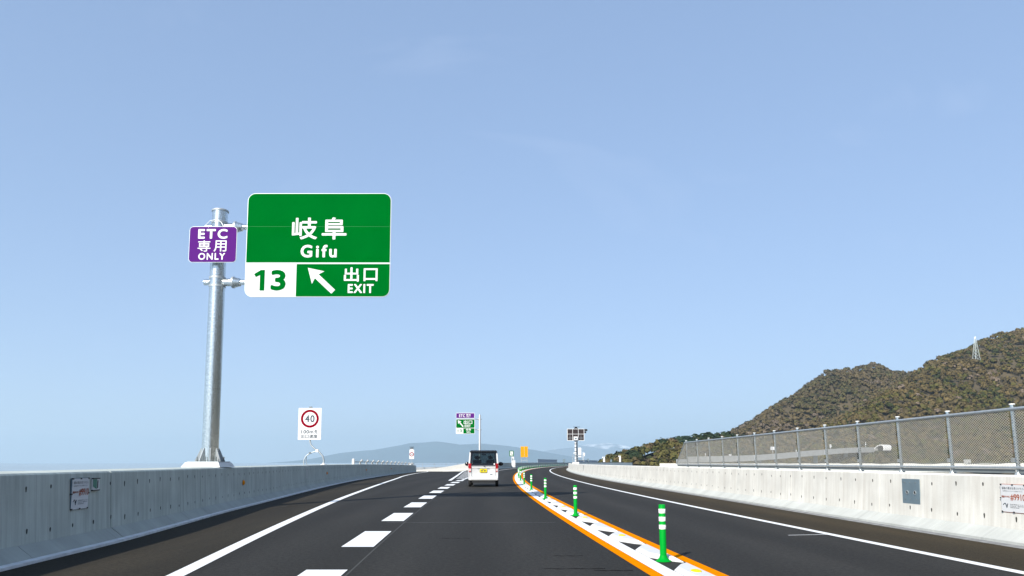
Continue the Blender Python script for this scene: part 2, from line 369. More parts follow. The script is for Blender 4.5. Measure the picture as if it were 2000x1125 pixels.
LWx = lambda y: _lw(y)[0]; LLx = lambda y: _ll(y)[0]; RRx = lambda y: _rr(y)[0]
rampz = lambda y: .5 * (_lw(y)[1] + _rr(y)[1]) if y > 63 else _lw(y)[1]
road = tag(sheet('road', LLx, RL, -10, 50, 'lane'), kind='structure')
sheet('lane_surface', lambda y: RRx(y) if y < 118 else ML(y), RL, 50, 640, 'lane', road)
tag(sheet('shoulder', LWx, LLx, -10, 50, 'shoulder_l'), kind='structure')
tag(sheet('shoulder', RL, RW, -10, 640, 'shoulder'), kind='structure')
ramp = tag(sheet('exit_ramp', LLx, RRx, 50, 255, 'lane', zf=rampz), kind='structure')
sheet('ramp_shoulder', LWx, LLx, 50, 255, 'shoulder_l', ramp, zf=rampz)
def ribbon(name, cx, wd, y0, y1, m, parent, z=.005, zf=None, n=100): return sheet(name, lambda y: cx(y) - wd / 2, lambda y: cx(y) + wd / 2, y0, y1, m, parent, z, n, 1.5, zf)
ribbon('edge_line', LLx, .20, -10, 50, 'paint', road)
ribbon('edge_line', LLx, .20, 50, 250, 'paint', ramp, zf=rampz)
ribbon('edge_line', RL, .17, -10, 640, 'paint', road, n=200)
ribbon('edge_line', lambda y: C(y) - 4.05, .2, 53, 640, 'paint', road, n=200)
ribbon('edge_line', lambda y: RRx(y) - .12, .22, 51, 118, 'paint', ramp, z=.006, zf=lambda y: max(0, rampz(y)))
ribbon('paving_joint', lambda y: C(y) - 3.80, .022, -8, 54, 'dark', road, z=.003)
for y0 in [6.3 + 4.85 * k for k in range(-3, 10)]:                             # broad dashes of the exit lane
    y1 = y0 + 2.5; o = MB().add([(C(y0) - 4.33, y0, .005), (C(y0) - 3.85, y0, .005), (C(y1) - 3.85, y1, .005), (C(y1) - 4.33, y1, .005)], [(0, 1, 2, 3)]).build('dash', 'paint', road)
for k in range(11):                                                            # chevrons of the gore
    y = 57.5 + 4.2 * k; xl = RRx(y) + .12; xr = C(y) - 4.25
    if xr - xl < .15: continue
    w_ = 1.4; xm = (xl + xr) / 2
    MB().add([(xl, y, .006), (xm, y + .6, .006), (xr, y, .006), (xr, y + w_, .006), (xm, y + .6 + w_, .006), (xl, y + w_, .006)], [(0, 1, 4, 5), (1, 2, 3, 4)]).build('chevron', 'paint', road)
for y, xa, xb in ((15.6, -2.6, .9), (33.5, -3.0, .4)):                      # transverse paving joints
    MB().add([(xa, y, .004), (xb, y + .02, .004), (xb, y + .036, .004), (xa, y + .016, .004)], [(0, 1, 2, 3)]).build('paving_joint', 'gutter_r', road)
for x, y, ln in ((.35, 8.9, .75), (.95, 8.75, .45), (.55, 10.1, .4), (-1.2, 12.4, .5)):      # short dark scuffs
    n_ = 8; up_ = [(x + ln * i / n_, y + .02 * math.sin(i * 1.9) + .012, .0035) for i in range(n_ + 1)]; dn_ = [(x + ln * i / n_, y + .02 * math.sin(i * 1.9) - .012 * (i % 3), .0035) for i in range(n_ + 1)]
    MB().add(dn_ + up_, [(i, i + 1, n_ + 2 + i, n_ + 1 + i) for i in range(n_)]).build('scuff_mark', 'scuff', road)
MB().add([(4.75, 12.9, .004), (5.55, 13.05, .004), (5.55, 13.09, .004), (4.75, 12.94, .004)], [(0, 1, 2, 3)]).build('chalk_mark', 'paint', road)

# ------------------------------------------------------------------ lane divider with posts
cpath = Path(lambda y: (C(y), y, 0), -4, 420, 600, 1.4)
dv_root = thing('lane_divider', (0, 0, 0), 'low white divider of moulded blocks between two orange lines down the road', 'divider')
S_END = cpath.s_of_y(400)
sweep(cpath, [(-.43, .005), (-.285, .005)], 0, S_END, 1.5, 'orange_line', 'orange', dv_root, closed=False)
sweep(cpath, [(-.283, .006), (-.078, .006)], 0, S_END, 1.5, 'white_line', 'paint', dv_root, closed=False)
sweep(cpath, [(.285, .005), (.43, .005)], 0, S_END, 1.5, 'orange_line', 'orange', dv_root, closed=False)
def block_mesh():
    base = [(-.07, .62), (-.07, 1.40), (.06, 1.70), (.245, 1.88), (.245, .10), (.10, .26)]
    top = [(-.03, .70), (-.03, 1.34), (.07, 1.60), (.17, 1.72), (.17, .26), (.10, .36)]
    return MB().rings([[(x, y, .003) for x, y in base], [(x, y, .014) for x, y in base], [(x, y, .058) for x, y in top]]).mesh('divider_block')
bm_ = block_mesh(); bm_.materials.append(M['block'])
rf = MB().rings([[(.055 * math.cos(a) * q + .07, .10 * math.sin(a) * q + 1.02, z) for a in [2*math.pi*k/12 for k in range(12)]] for q, z in ((1, .057), (1, .064), (.7, .072))]).mesh('reflector'); rf.materials.append(M['yellow'])
POST0 = cpath.s_of_y(9.55)
k = 0; s = POST0 - 14.0 - .25
while s < cpath.s_of_y(170):
    p, t, r = cpath.frame(s)
    o = bpy.data.objects.new('divider_block', bm_); COL.objects.link(o); o.parent = dv_root; o.location = tuple(p); o.rotation_euler = (0, 0, math.atan2(-t[0], t[1]))
    if k % 2 == 0 and s < cpath.s_of_y(90):
        q = bpy.data.objects.new('reflector', rf); COL.objects.link(q); q.parent = o
    s += 2.0; k += 1
sweep(cpath, [(-.07, .004), (-.02, .055), (.17, .055), (.245, .004)], s, S_END, 4, 'white_kerb', 'block', dv_root, closed=False)

post_body = MB().lathe([(.042, .03), (.042, .71), (.038, .715)], 20).mesh('post_body'); post_body.materials.append(M['green_post'])
post_base = MB().lathe([(.10, .003), (.10, .010), (.076, .022), (.053, .048), (.044, .078)], 24).mesh('post_base'); post_base.materials.append(M['green_post'])
bands = []
for z0 in (.405, .505, .605):
    b_ = MB().lathe([(.0435, z0), (.0445, z0 + .002), (.0445, z0 + .053), (.0435, z0 + .055)], 20).mesh('reflective_band'); b_.materials.append(M['white_band']); bands.append(b_)
for me_ in (post_body, post_base, *bands):
    me_.polygons.foreach_set('use_smooth', [True] * len(me_.polygons)); me_.set_sharp_from_angle(angle=math.radians(45))
s = POST0
i = 0
while s < cpath.s_of_y(330):
    p, t, r = cpath.frame(s); q = p + r * .03
    o = thing('delineator_post', (q[0], q[1], 0), 'green flexible delineator post with three white bands standing on the lane divider', 'delineator', 'delineator posts along the lane divider')
    for nm, me_ in (('post_body', post_body), ('post_base', post_base), *[('reflective_band', b_) for b_ in bands]):
        c = bpy.data.objects.new(nm, me_); COL.objects.link(c); c.parent = o
    o.rotation_euler = (random.uniform(-.012, .012), random.uniform(-.012, .012), 0)
    s += 8.0; i += 1

# ------------------------------------------------------------------ walls
def tie_marks(path, s0, s1, z_list, face, parent, step=.62):
    mb = MB(); s = s0
    while s < s1:
        for z in z_list:
            p, t, r = path.frame(s + random.uniform(-.03, .03)); off = face(z); c = p + r * off; zz = z + random.uniform(-.02, .02)
            ln = random.uniform(.03, .075)
            rg = [(c + t * .018 * math.cos(a)) + np.array([0, 0, zz + (ln if math.sin(a) < 0 else .025) * math.sin(a)]) for a in [2*math.pi*k/8 for k in range(8)]]
            sgn = -1 if off < 0 else 1
            mb.rings([[tuple(q) for q in rg], [tuple(q - r * .003 * sgn) for q in rg]])
        s += step
    o = mb.build('tie_holes', 'dark', parent); o['kind'] = 'stuff'; return o

# left wall (stands on the left: its profile goes to negative offsets)
lpath = Path(lambda y: (_lw(y)[0], y, _lw(y)[1]), -8, 255, 600, 1.5)
lwall = thing('parapet_wall', (-6.0, 9, 0), 'streaked grey concrete parapet wall in shade beside the exit lane', 'wall')
lwall.location = (0, 0, 0)
LH = 1.12
sweep(lpath, [(0, -.02), (0, .035), (-.10, .045), (-.10, -.02)], 0, lpath.len, 1.5, 'gutter', 'gutter', lwall)
s = lpath.s_of_y(12.2) - 4 * 5.4
while s < lpath.len:
    a, b = max(s, 0) + .015, min(s + 5.4, lpath.len) - .015
    if b > a + .1:
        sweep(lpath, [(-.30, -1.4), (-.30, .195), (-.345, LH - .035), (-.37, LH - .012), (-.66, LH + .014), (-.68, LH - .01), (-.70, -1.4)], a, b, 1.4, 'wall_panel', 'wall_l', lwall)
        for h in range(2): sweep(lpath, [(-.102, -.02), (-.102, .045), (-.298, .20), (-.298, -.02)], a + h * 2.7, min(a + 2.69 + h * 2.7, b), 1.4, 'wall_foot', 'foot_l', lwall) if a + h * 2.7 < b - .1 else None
    s += 5.4
sweep(lpath, [(-.36, .1), (-.36, LH - .05), (-.64, LH - .05), (-.64, .1)], 0, lpath.len, 2, 'joint_core', 'dark', lwall)
lface = lambda z: -.30 - .045 * (z - .195) / (LH - .225)
tie_marks(lpath, lpath.s_of_y(6), lpath.s_of_y(60), (.36, .93), lface, lwall)

# right wall
rpath = Path(lambda y: (RW(y), y, 0), -8, 420, 600, 1.5)
rwall = thing('parapet_wall', (0, 0, 0), 'sunlit pale concrete parapet wall carrying the mesh fence', 'wall')
RH = 1.05
sweep(rpath, [(-.14, .004), (.0, .02), (.0, -.02), (-.14, -.02)], 0, rpath.len, 1.5, 'drain_strip', 'gutter_r', rwall)
s = rpath.s_of_y(15.6) - 5 * 4.6
while s < rpath.len:
    a, b = max(s, 0) + .007, min(s + 4.6, rpath.len) - .007
    if b > a + .1:
        sweep(rpath, [(.26, -1.4), (.26, .215), (.31, RH - .03), (.34, RH), (.68, RH), (.70, RH - .03), (.72, -1.4)], a, b, 1.4, 'wall_panel', 'wall_r', rwall)
        for h in range(2): sweep(rpath, [(.001, -.02), (.001, .06), (.258, .22), (.258, -.02)], a + h * 2.3, min(a + 2.29 + h * 2.3, b), 1.4, 'wall_foot', 'foot', rwall) if a + h * 2.3 < b - .1 else None
    s += 4.6
sweep(rpath, [(.33, .1), (.33, RH - .05), (.66, RH - .05), (.66, .1)], 0, rpath.len, 2, 'joint_core', 'dark', rwall)
rface = lambda z: .26 + .05 * (z - .215) / (RH - .245)
tie_marks(rpath, rpath.s_of_y(8), rpath.s_of_y(60), (.38, .88), rface, rwall, .72)

# outer wall of the main road after the exit, and the wall of the descending ramp
mpath = Path(lambda y: (ML(y), y, 0), 119, 640, 300, 1.0)
mwall = thing('parapet_wall', (0, 0, 0), 'long grey parapet wall on the outside of the far bend behind the car', 'wall')
sx = 0
while sx < mpath.len:
    sweep(mpath, [(0, -1.5), (0, .05), (-.25, .2), (-.30, 1.15), (-.62, 1.15), (-.66, -1.5)], sx + .02, min(sx + 20, mpath.len) - .02, 5, 'wall_panel', 'wall_l', mwall); sx += 20
gpath = Path(lambda y: (_rr(y)[0], y, _rr(y)[1]), 119, 330, 200, 1.0)
gwall = thing('parapet_wall', (0, 0, 0), 'bright white parapet wall along the descending exit ramp', 'wall')
sx = 0
while sx < gpath.len:
    sweep(gpath, [(0, -3), (0, .1), (.2, .2), (.25, 1.15), (.55, 1.15), (.6, -3)], sx + .02, min(sx + 20, gpath.len) - .02, 5, 'wall_panel', 'wall_r', gwall); sx += 20
# rounded nose joining both at the gore
nose = [(-7.3 + .2, 119.3), (-6.9, 117.6), (-5.9, 116.6), (-4.7, 116.7), (ML(119) - .3, 118.8)]
MB().rings([[(x, y, -1.5), (x, y, 1.14), (x, y + .5, 1.14), (x, y + .5, -1.5)] for x, y in nose]).build('wall_nose', 'wall_r', gwall)

# ------------------------------------------------------------------ sign building blocks
def panel(name, x0, x1, z0, z1, r, y0, y1, m, parent): return MB().prism(rrect(x0, x1, z0, z1, r), y0, y1).build(name, m, parent)
def flat(name, poly, y, m, parent):
    return MB().add([(x, y, z) for x, z in poly], [tuple(range(len(poly)))]).build(name, m, parent)
def arrow_poly(x0, z1, x1, z0, hw=.34, sw=.105):
    """arrow pointing up-left from (x1, z0) to its tip (x0, z1)"""
    tip = Vector((x0, z1)); tail = Vector((x1, z0)); d = tip - tail; Ln = d.length; d /= Ln; n = Vector((-d.y, d.x)); hl = hw * Ln
    q = tip - d * hl
    return [tuple(p) for p in (tip, q + n * hl * .62 - d * hl * .02, q + n * sw * Ln * .75 + d * hl * .12, tail + n * sw * Ln * .75, tail - n * sw * Ln * .75, q - n * sw * Ln * .75 + d * hl * .12, q - n * hl * .62 - d * hl * .02)]

# ---------------- big exit sign on the left wall
SX, SY, SS = -8.13, 20.0, 1.087
gs = thing('direction_sign', (SX, SY, 1.12), 'big green exit sign for Gifu numbered 13 on a tall steel pole', 'road sign')
gs.scale = (SS, SS, SS)
MB().rings([[(-.50 * k, -.48 * k, z), (.44 * k, -.48 * k, z), (.44 * k, .50 * k, z), (-.50 * k, .50 * k, z)] for k, z in ((1.0, .002), (.86, .115))]).build('pedestal', 'pedestal', gs)
MB().box(-.49, .06, -.46, .48, -1.6, 0).build('corbel', 'far_conc', gs)
MB().box(-.40, .36, -.38, .40, .115, .14).build('base_plate', 'steel2', gs)
smooth_angle(MB().lathe([(.20, .14), (.188, 6.42), (.188, 6.50)], 40).build('pole', 'steel', gs))
smooth_angle(MB().lathe([(.21, 6.50), (.21, 6.535), (.19, 6.55)], 40).build('pole_cap', 'steel2', gs))
for k in range(8):
    a = math.pi / 8 + k * math.pi / 4; ca, sa = math.cos(a), math.sin(a); tx, ty = -sa * .009, ca * .009
    prof = [(.185, .14), (.34, .14), (.34, .17), (.21, .47), (.185, .47)]
    MB().rings([[(q * ca + tx, q * sa + ty, z) for q, z in prof], [(q * ca - tx, q * sa - ty, z) for q, z in prof]]).build('rib', 'steel2', gs)
for k in range(8):
    a = k * math.pi / 4; bx_, by_ = .33 * math.cos(a), .04 + .33 * math.sin(a)
    MB().lathe([(.03, .14), (.03, .175), (.016, .18), (.016, .25), (.01, .255)], 8, (bx_, by_)).build('anchor_bolt', 'beam', gs)
for zc in (4.66, 6.10):
    smooth_angle(MB().tube([(-.33, 0, zc), (-.19, 0, zc)], .075, 16).build('arm_stub', 'steel', gs), 50)
    smooth_angle(MB().tube([(.16, 0, zc), (.36, 0, zc), (.40, 0, zc), (.40, 0, zc), (.58, 0, zc), (.60, 0, zc), (4.3, 0, zc)], [.10, .10, .10, .145, .10, .07, .07], 16).build('arm', 'steel', gs), 30)
    smooth_angle(MB().tube([(.385, 0, zc), (.43, 0, zc)], .15, 16).build('flange', 'steel2', gs), 30)
    smooth_angle(MB().lathe([(.203, zc - .13), (.203, zc - .08)], 28).build('clamp', 'steel2', gs), 30)
    smooth_angle(MB().lathe([(.203, zc + .08), (.203, zc + .13)], 28).build('clamp', 'steel2', gs), 30)
# aluminium panel, faces towards -y
PX0, PX1, PZ0, PZ1 = .76, 4.41, 4.245, 6.935; PW, PH = PX1 - PX0, PZ1 - PZ0
pu = lambda px: PX0 + (px - 481) / 280. * PW
pv = lambda py: PZ0 + (579.5 - py) / 203.5 * PH
yF = -.17
pan = panel('sign_panel', PX0, PX1, PZ0, PZ1, .2, yF, yF + .03, 'sign_back', gs)
for q in (1.3, 2.5, 3.7): MB().box(q, q + .06, yF + .03, -.05, PZ0 + .15, PZ1 - .15).build('stiffener', 'sign_back', gs)
panel('white_border', PX0 + .006, PX1 - .006, PZ0 + .006, PZ1 - .006, .196, yF - .003, yF - .0005, 'sign_white', pan)
zm = pv(514)
def clip_round(x0, x1, z0, z1, r, corners, n=6):
    pts = []
    for key, cx, cz, a0 in (('br', x1, z0, -90), ('tr', x1, z1, 0), ('tl', x0, z1, 90), ('bl', x0, z0, 180)):
        if key in corners:
            ox = cx - r if 'r' in key else cx + r; oz = cz + r if 'b' in key else cz - r
            for k in range(n + 1):
                a = math.radians(a0 + 90 * k / n); pts.append((ox + r * math.cos(a), oz + r * math.sin(a)))
        else: pts.append((cx, cz))
    return pts
e = .014
flat('green_field', clip_round(PX0 + e, PX1 - e, zm + .02, PZ1 - e, .18, ('tl', 'tr')), yF - .006, 'sign_green', pan)
flat('green_field', clip_round(pu(580), PX1 - e, PZ0 + e, zm - .02, .18, ('br',)), yF - .006, 'sign_green', pan)
MB().box(PX0 + e, PX1 - e, yF - .0075, yF - .0065, pv(442) - .004, pv(442) + .004).build('sheet_joint', 'joint_green', pan)
yT = yF - .009
text('lettering', '岐', pu(569), pu(618), pv(467.5), pv(424.5), yT, 'sign_white', pan, .020)
text('lettering', '阜', pu(627), pu(675), pv(467.5), pv(424), yT, 'sign_white', pan, .018)
text('lettering', 'Gifu', pu(587), pu(657), pv(503), pv(478), yT, 'sign_white', pan, .040, 1.3)
flat('lettering', [(pu(x), pv(y)) for x, y in ((519, 567), (510, 567), (510, 537), (502, 541), (498.5, 535), (511.5, 527), (519, 527))], yT, 'sign_green', pan)
text('lettering', '3', pu(531), pu(560), pv(567), pv(527), yT, 'sign_green', pan, .045)
text('lettering', '出', pu(672), pu(701), pv(550), pv(522), yT, 'sign_white', pan, .022)
text('lettering', '口', pu(710), pu(737), pv(549), pv(524), yT, 'sign_white', pan, .022)
text('lettering', 'EXIT', pu(680), pu(730), pv(572), pv(554.5), yT, 'sign_white', pan, .040, 1.2)
flat('arrow', arrow_poly(pu(602), pv(523), pu(652), pv(569.5), .40, .10), yT, 'sign_white', pan)
# purple board on the same pole
es = thing('electronic_toll_sign', (SX, SY, 1.12 + 5.58 * SS), 'small purple board reading ETC only mounted on the pole of the big green sign', 'road sign')
es.scale = (SS, SS, SS)
ex0, ex1, ez0, ez1 = -.61, .58, -.49, .43
eu = lambda px: ex0 + (px - 369) / 92. * (ex1 - ex0); ev = lambda py: ez0 + (512.5 - py) / 70. * (ez1 - ez0)
ep = panel('sign_panel', ex0, ex1, ez0, ez1, .1, -.34, -.32, 'sign_back', es)
panel('purple_field', ex0 + .008, ex1 - .008, ez0 + .008, ez1 - .008, .09, -.345, -.3405, 'sign_purple', ep)
for zc in (-.3, .25): MB().box(-.32, .32, -.32, -.20, zc - .03, zc + .03).build('bracket', 'steel2', es)
MB().tube([(-.28, -.27, .45), (-.16, -.215, .62), (0, -.2, .66), (.12, -.2, .58), (.2, -.22, .45)], .008, 6).build('wire', 'steel2', es)
text('lettering', 'ETC', eu(386), eu(443), ev(467), ev(447.5), -.349, 'sign_white', ep, .05, 1.25)
text('lettering', '専', eu(386), eu(411), ev(492), ev(470), -.349, 'sign_white', ep, .012)
text('lettering', '用', eu(417), eu(442), ev(492), ev(470), -.349, 'sign_white', ep, .012)
text('lettering', 'ONLY', eu(388), eu(440), ev(508), ev(494.5), -.349, 'sign_white', ep, .04, 1.2)

# ---------------- speed sign on a bent pole
sp = thing('speed_sign', (-10.1, 39, 1.12), 'white board with red ring 40 and 100m text on a bent grey pole', 'road sign')
# base position from the wall line
px_, py_ = _lw(39)[0] - .5, 39.; sp.location = (px_, py_, 1.12)
bx = lambda X: X - px_; bz = lambda Z: Z - 1.12
smooth_angle(MB().tube([(bx(-9.88), 0, 0), (bx(-9.88), 0, .25), (bx(-9.93), 0, .45), (bx(-10.12), 0, .66), (bx(-10.42), 0, .88), (bx(-10.58), 0, 1.06), (bx(-10.63), 0, 1.25), (bx(-10.63), 0, 1.45), (bx(-10.63), 0, 2.9), (bx(-10.63), 0, 3.06)], .045, 12).build('pole', 'steel2', sp), 50)
MB().lathe([(.16, 0), (.16, .03), (.06, .04), (.06, .10)], 12, (bx(-9.88), 0)).build('base_plate', 'pedestal', sp)
smooth_angle(MB().tube([(bx(-10.92), 0, 0), (bx(-10.93), 0, .22), (bx(-10.82), 0, .45), (bx(-10.60), 0, .62), (bx(-10.36), 0, .68), (bx(-10.2), 0, .72)], .03, 10).build('brace', 'steel2', sp), 50)
smooth_angle(MB().tube([(bx(-10.78), .1, 0), (bx(-10.83), .08, .2), (bx(-10.8), .04, .42)], .02, 8).build('brace', 'steel2', sp), 50)
MB().box(bx(-10.66), bx(-10.55), -.06, .06, .57, .66).build('clamp', 'beam', sp)
MB().box(bx(-10.30), bx(-10.16), -.07, .07, .66, .80).build('clamp', 'pedestal', sp)
b0, b1, c0_, c1_ = bx(-11.25), bx(-10.04), bz(2.43), bz(4.1)
pan = panel('sign_panel', b0, b1, c0_, c1_, .02, -.075, -.05, 'sign_white', sp)
su = lambda px: b0 + (px - 583) / 45. * (b1 - b0); sv = lambda py: c0_ + (859 - py) / 62. * (c1_ - c0_)
cx, cz, ro, ri = su(605.5), sv(818), .475, .355
MB().add([(cx + q * math.cos(a), -.079, cz + q * math.sin(a)) for q in (ri, ro) for a in [2*math.pi*k/48 for k in range(48)]],
         [(k, (k+1) % 48, 48 + (k+1) % 48, 48 + k) for k in range(48)]).build('red_ring', 'sign_red', pan)
text('lettering', '4', su(596.2), su(604.8), sv(825), sv(811), -.079, 'ink', pan, .03)
text('lettering', '0', su(606.3), su(614.8), sv(825), sv(811), -.079, 'ink', pan, .03)
text('lettering', '100m', su(589.5), su(613), sv(847), sv(840), -.079, 'ink', pan, .03, 1.1); text('lettering', '先', su(614.8), su(621.3), sv(847.3), sv(839.5), -.079, 'ink', pan, .02)
text('lettering', '出口速度', su(589), su(621.3), sv(856), sv(848.8), -.079, 'ink', pan, .015)
MB().box(bx(-10.70), bx(-10.56), -.05, .05, c1_ + .002, c1_ + .07).build('top_bracket', 'beam', sp)

# ---------------- farther speed sign on the left wall
y40 = 105.; x40, z40 = _lw(y40)[0] - .5, _lw(y40)[1] + LH
sp2 = thing('speed_sign', (x40, y40, z40), 'small red ring sign with dark lamp, far end of grey wall', 'road sign')
MB().tube([(.05, 0, 0), (.05, 0, .45), (0, 0, .75), (0, 0, 2.55)], .035, 8).build('pole', 'steel2', sp2)
pn = MB().box(-.33, .33, -.06, -.03, .85, 2.15).build('sign_panel', 'sign_white', sp2)
MB().add([(q * math.cos(a), -.064, 1.5 + q * math.sin(a)) for q in (.20, .31) for a in [2*math.pi*k/24 for k in range(24)]], [(k, (k+1) % 24, 24 + (k+1) % 24, 24 + k) for k in range(24)]).build('red_ring', 'sign_red', pn)
text('lettering', '40', -.13, .13, 1.40, 1.60, -.064, 'ink', pn, .02)
MB().box(-.22, .22, -.15, .1, 2.30, 2.42).box(-.3, .3, -.12, .08, 2.5, 2.56).build('warning_lamp', 'black', sp2)
MB().box(-.2, .2, -.1, .05, 2.18, 2.28).build('lamp_body', 'sign_white', sp2)
MB().box(-.28, .28, -.2, .2, 0, .25).build('base_clamp', 'pedestal', sp2)

# ---------------- exit sign at the gore
s2 = thing('direction_sign', (-4.57, 105, 0), 'smaller exit sign with purple ETC strip over green boards on a pole behind the car', 'road sign')
smooth_angle(MB().lathe([(.17, 0), (.16, 7.95), (.12, 8.0)], 20).build('pole', 'steel2', s2))
MB().lathe([(.4, .004), (.4, .05), (.2, .06)], 12).build('base_plate', 'steel2', s2)
for zc in (7.35, 5.85): smooth_angle(MB().tube([(.28, 0, zc), (-3.2, 0, zc)], .06, 10).build('arm', 'steel', s2), 50)
for zc in (7.35, 5.85): smooth_angle(MB().tube([(-.12, 0, zc), (-.34, 0, zc)], .11, 10).build('flange', 'steel2', s2), 50)
qu = lambda px: (px - 890.5) / 37.5 * 2.76 - 3.42; qv = lambda py: 5.22 + (848 - py) / 41. * 2.98
p2 = panel('purple_board', qu(891), qu(927), qv(817.3), qv(806.5), .12, -.12, -.09, 'sign_white', s2)
panel('purple_field', qu(891.6), qu(926.3), qv(816.6), qv(807.3), .05, -.126, -.121, 'sign_purple', p2)
text('lettering', 'ETC', qu(897), qu(908.5), qv(815), qv(809.3), -.13, 'sign_white', p2, .03, 1.2)
text('lettering', '専用', qu(910.5), qu(919), qv(812.3), qv(808.7), -.13, 'sign_white', p2, .02)
text('lettering', 'ONLY', qu(910.5), qu(919), qv(815.4), qv(813.0), -.13, 'sign_white', p2, .02)
p3 = panel('green_board', qu(891), qu(927.5), qv(847.5), qv(818.6), .14, -.12, -.09, 'sign_white', s2)
panel('green_field', qu(891.7), qu(926.8), qv(835.8), qv(819.3), .10, -.126, -.121, 'sign_green', p3)
panel('green_field', qu(905.3), qu(926.8), qv(846.8), qv(836.6), .06, -.126, -.121, 'sign_green', p3)
flat('arrow', arrow_poly(qu(894.5), qv(821), qu(905), qv(833.5), .38, .09), -.13, 'sign_white', p3)
text('lettering', '出口', qu(906), qu(922.5), qv(828.3), qv(821), -.13, 'sign_white', p3, .02)
text('lettering', 'EXIT', qu(908), qu(919.5), qv(834.3), qv(829.5), -.13, 'sign_white', p3, .03)
text('lettering', '岐阜', qu(910.5), qu(920.3), qv(841.3), qv(837.1), -.13, 'sign_white', p3, .02)
text('lettering', 'Gifu', qu(911.5), qu(919), qv(845.5), qv(842.2), -.13, 'sign_white', p3, .02)
text('lettering', '13', qu(894.5), qu(902.5), qv(844.2), qv(838.5), -.13, 'sign_green', p3, .02)

# ---------------- boards and fittings on the two near walls
def on_wall(path, y, face, side, z, name, label, cat, group=None):
    s_ = path.s_of_y(y); p, t, r = path.frame(s_); off = face(z)
    loc = p + r * off; rz = math.atan2(t[1], t[0]) if side == 'L' else math.atan2(-t[1], -t[0])
    return thing(name, (loc[0], loc[1], loc[2] + z), label, cat, group, rz)
def notice(o, wd, ht, edge):
    x0, x1, z0, z1 = -wd / 2, wd / 2, -ht / 2, ht / 2
    p = panel('board', x0, x1, z0, z1, .03, -.022, -.002, edge, o)
    panel('white_face', x0 + .007, x1 - .007, z0 + .007, z1 - .007, .025, -.026, -.0225, 'sign_white', p)
    U = lambda u: x0 + u * wd; V = lambda v: z0 + v * ht
    text('lettering', '道路の異状を見つけたら', U(.07), U(.93), V(.81), V(.90), -.028, 'ink', p)
    text('lettering', '道路緊急ダイヤルへお電話ください', U(.10), U(.90), V(.735), V(.77), -.028, 'ink', p)
    text('lettering', '緊急ダイヤル', U(.05), U(.37), V(.52), V(.59), -.028, 'print_red', p, .01)
    text('lettering', '#9910', U(.40), U(.97), V(.42), V(.66), -.028, 'print_red', p, .008)
    MB().tube([(U(.10), -.028, V(.26)), (U(.14), -.028, V(.31)), (U(.18), -.028, V(.315)), (U(.21), -.028, V(.27)), (U(.235), -.028, V(.16)), (U(.25), -.028, V(.22)), (U(.275), -.028, V(.31))], .006, 6).build('emblem', 'ink', p)
    for r_, (a, b) in enumerate(((.36, .95), (.36, .94), (.36, .72))):
        text('lettering', ('携帯電話などから', '全国共通・通話料無料', '道路管理者')[r_], U(a), U(b), V(.27 - .055 * r_), V(.305 - .055 * r_), -.028, 'ink', p)
    for a in (.04, .5, .96):
        for b in (.02, .98): MB().box(U(a) - .014, U(a) + .014, -.034, -.002, V(b) - .010, V(b) + .010).build('clip', 'black', o)
    for a in (.0, 1.): MB().box(U(a) - .008, U(a) + .014, -.034, -.002, -.008, .008).build('clip', 'black', o)
nl = on_wall(lpath, 11.08, lface, 'L', .79, 'notice_board', 'upright white notice board reading #9910 on the shaded grey wall', 'notice'); notice(nl, .52, .46, 'box_grey')
nr = on_wall(rpath, 11.6, rface, 'R', .69, 'notice_board', 'red edged white notice board reading #9910 on the sunlit pale wall', 'notice'); notice(nr, .56, .44, 'print_red')
ge = on_wall(lpath, 11.60, lface, 'L', .91, 'kilometre_plate', 'small green and white plate on the shaded wall right beside the #9910 board', 'sign')
gp = panel('plate', -.12, .12, -.09, .09, .01, -.02, -.002, 'sign_white', ge)
flat('green_print', [(-.11, -.03), (.02, -.075), (.02, .08), (-.11, .08)], -.024, 'plate_green', gp); flat('dark_print', [(.035, -.06), (.07, -.06), (.07, .06), (.035, .06)], -.024, 'ink', gp)
for b in (-.09, .09): MB().box(-.12, .12, -.03, -.002, b - .008, b + .008).build('clip', 'black', ge)
for y in (21.8, 40.5, 60, 80):
    o = on_wall(lpath, y, lface, 'L', .66, 'wall_reflector', 'round amber reflector fixed on the shaded grey wall', 'reflector', 'amber reflectors along the grey wall')
    MB().rings([[(q * math.cos(a), yy, q * math.sin(a)) for a in [2*math.pi*k/18 for k in range(18)]] for q, yy in ((.075, -.001), (.075, -.012), (.060, -.045), (.035, -.058))]).build('lens', 'amber', o, True)
    MB().rings([[(q * math.cos(a), yy, q * math.sin(a)) for a in [2*math.pi*k/18 for k in range(18)]] for q, yy in ((.084, 0), (.084, -.008))]).build('mounting_ring', 'beam', o)
for y, sc in ((34.0, 1.), (62, 1.3)):
    o = on_wall(lpath, y, lface, 'L', .80, 'marker_plate', ('narrow upright white plate below the foot of the 40 sign on the grey wall' if y < 50 else 'narrow upright white plate on the grey wall below the bracket railing'), 'plate')
    MB().box(-.055, .055, -.014, -.001, -.27, .27).build('plate', 'sign_white', o)
    for zz in (-.2, -.1, .0, .12, .2): MB().box(-.03, .03, -.017, -.0145, zz, zz + .035).build('print_mark', 'box_grey', o)
bxr = on_wall(rpath, 14.42, rface, 'R', .69, 'junction_box_cover', 'blue grey steel cover plate with two round holes in the pale wall', 'cover plate')
MB().box(-.295, .295, -.016, -.001, -.235, .24).build('plate', 'box_grey', bxr)
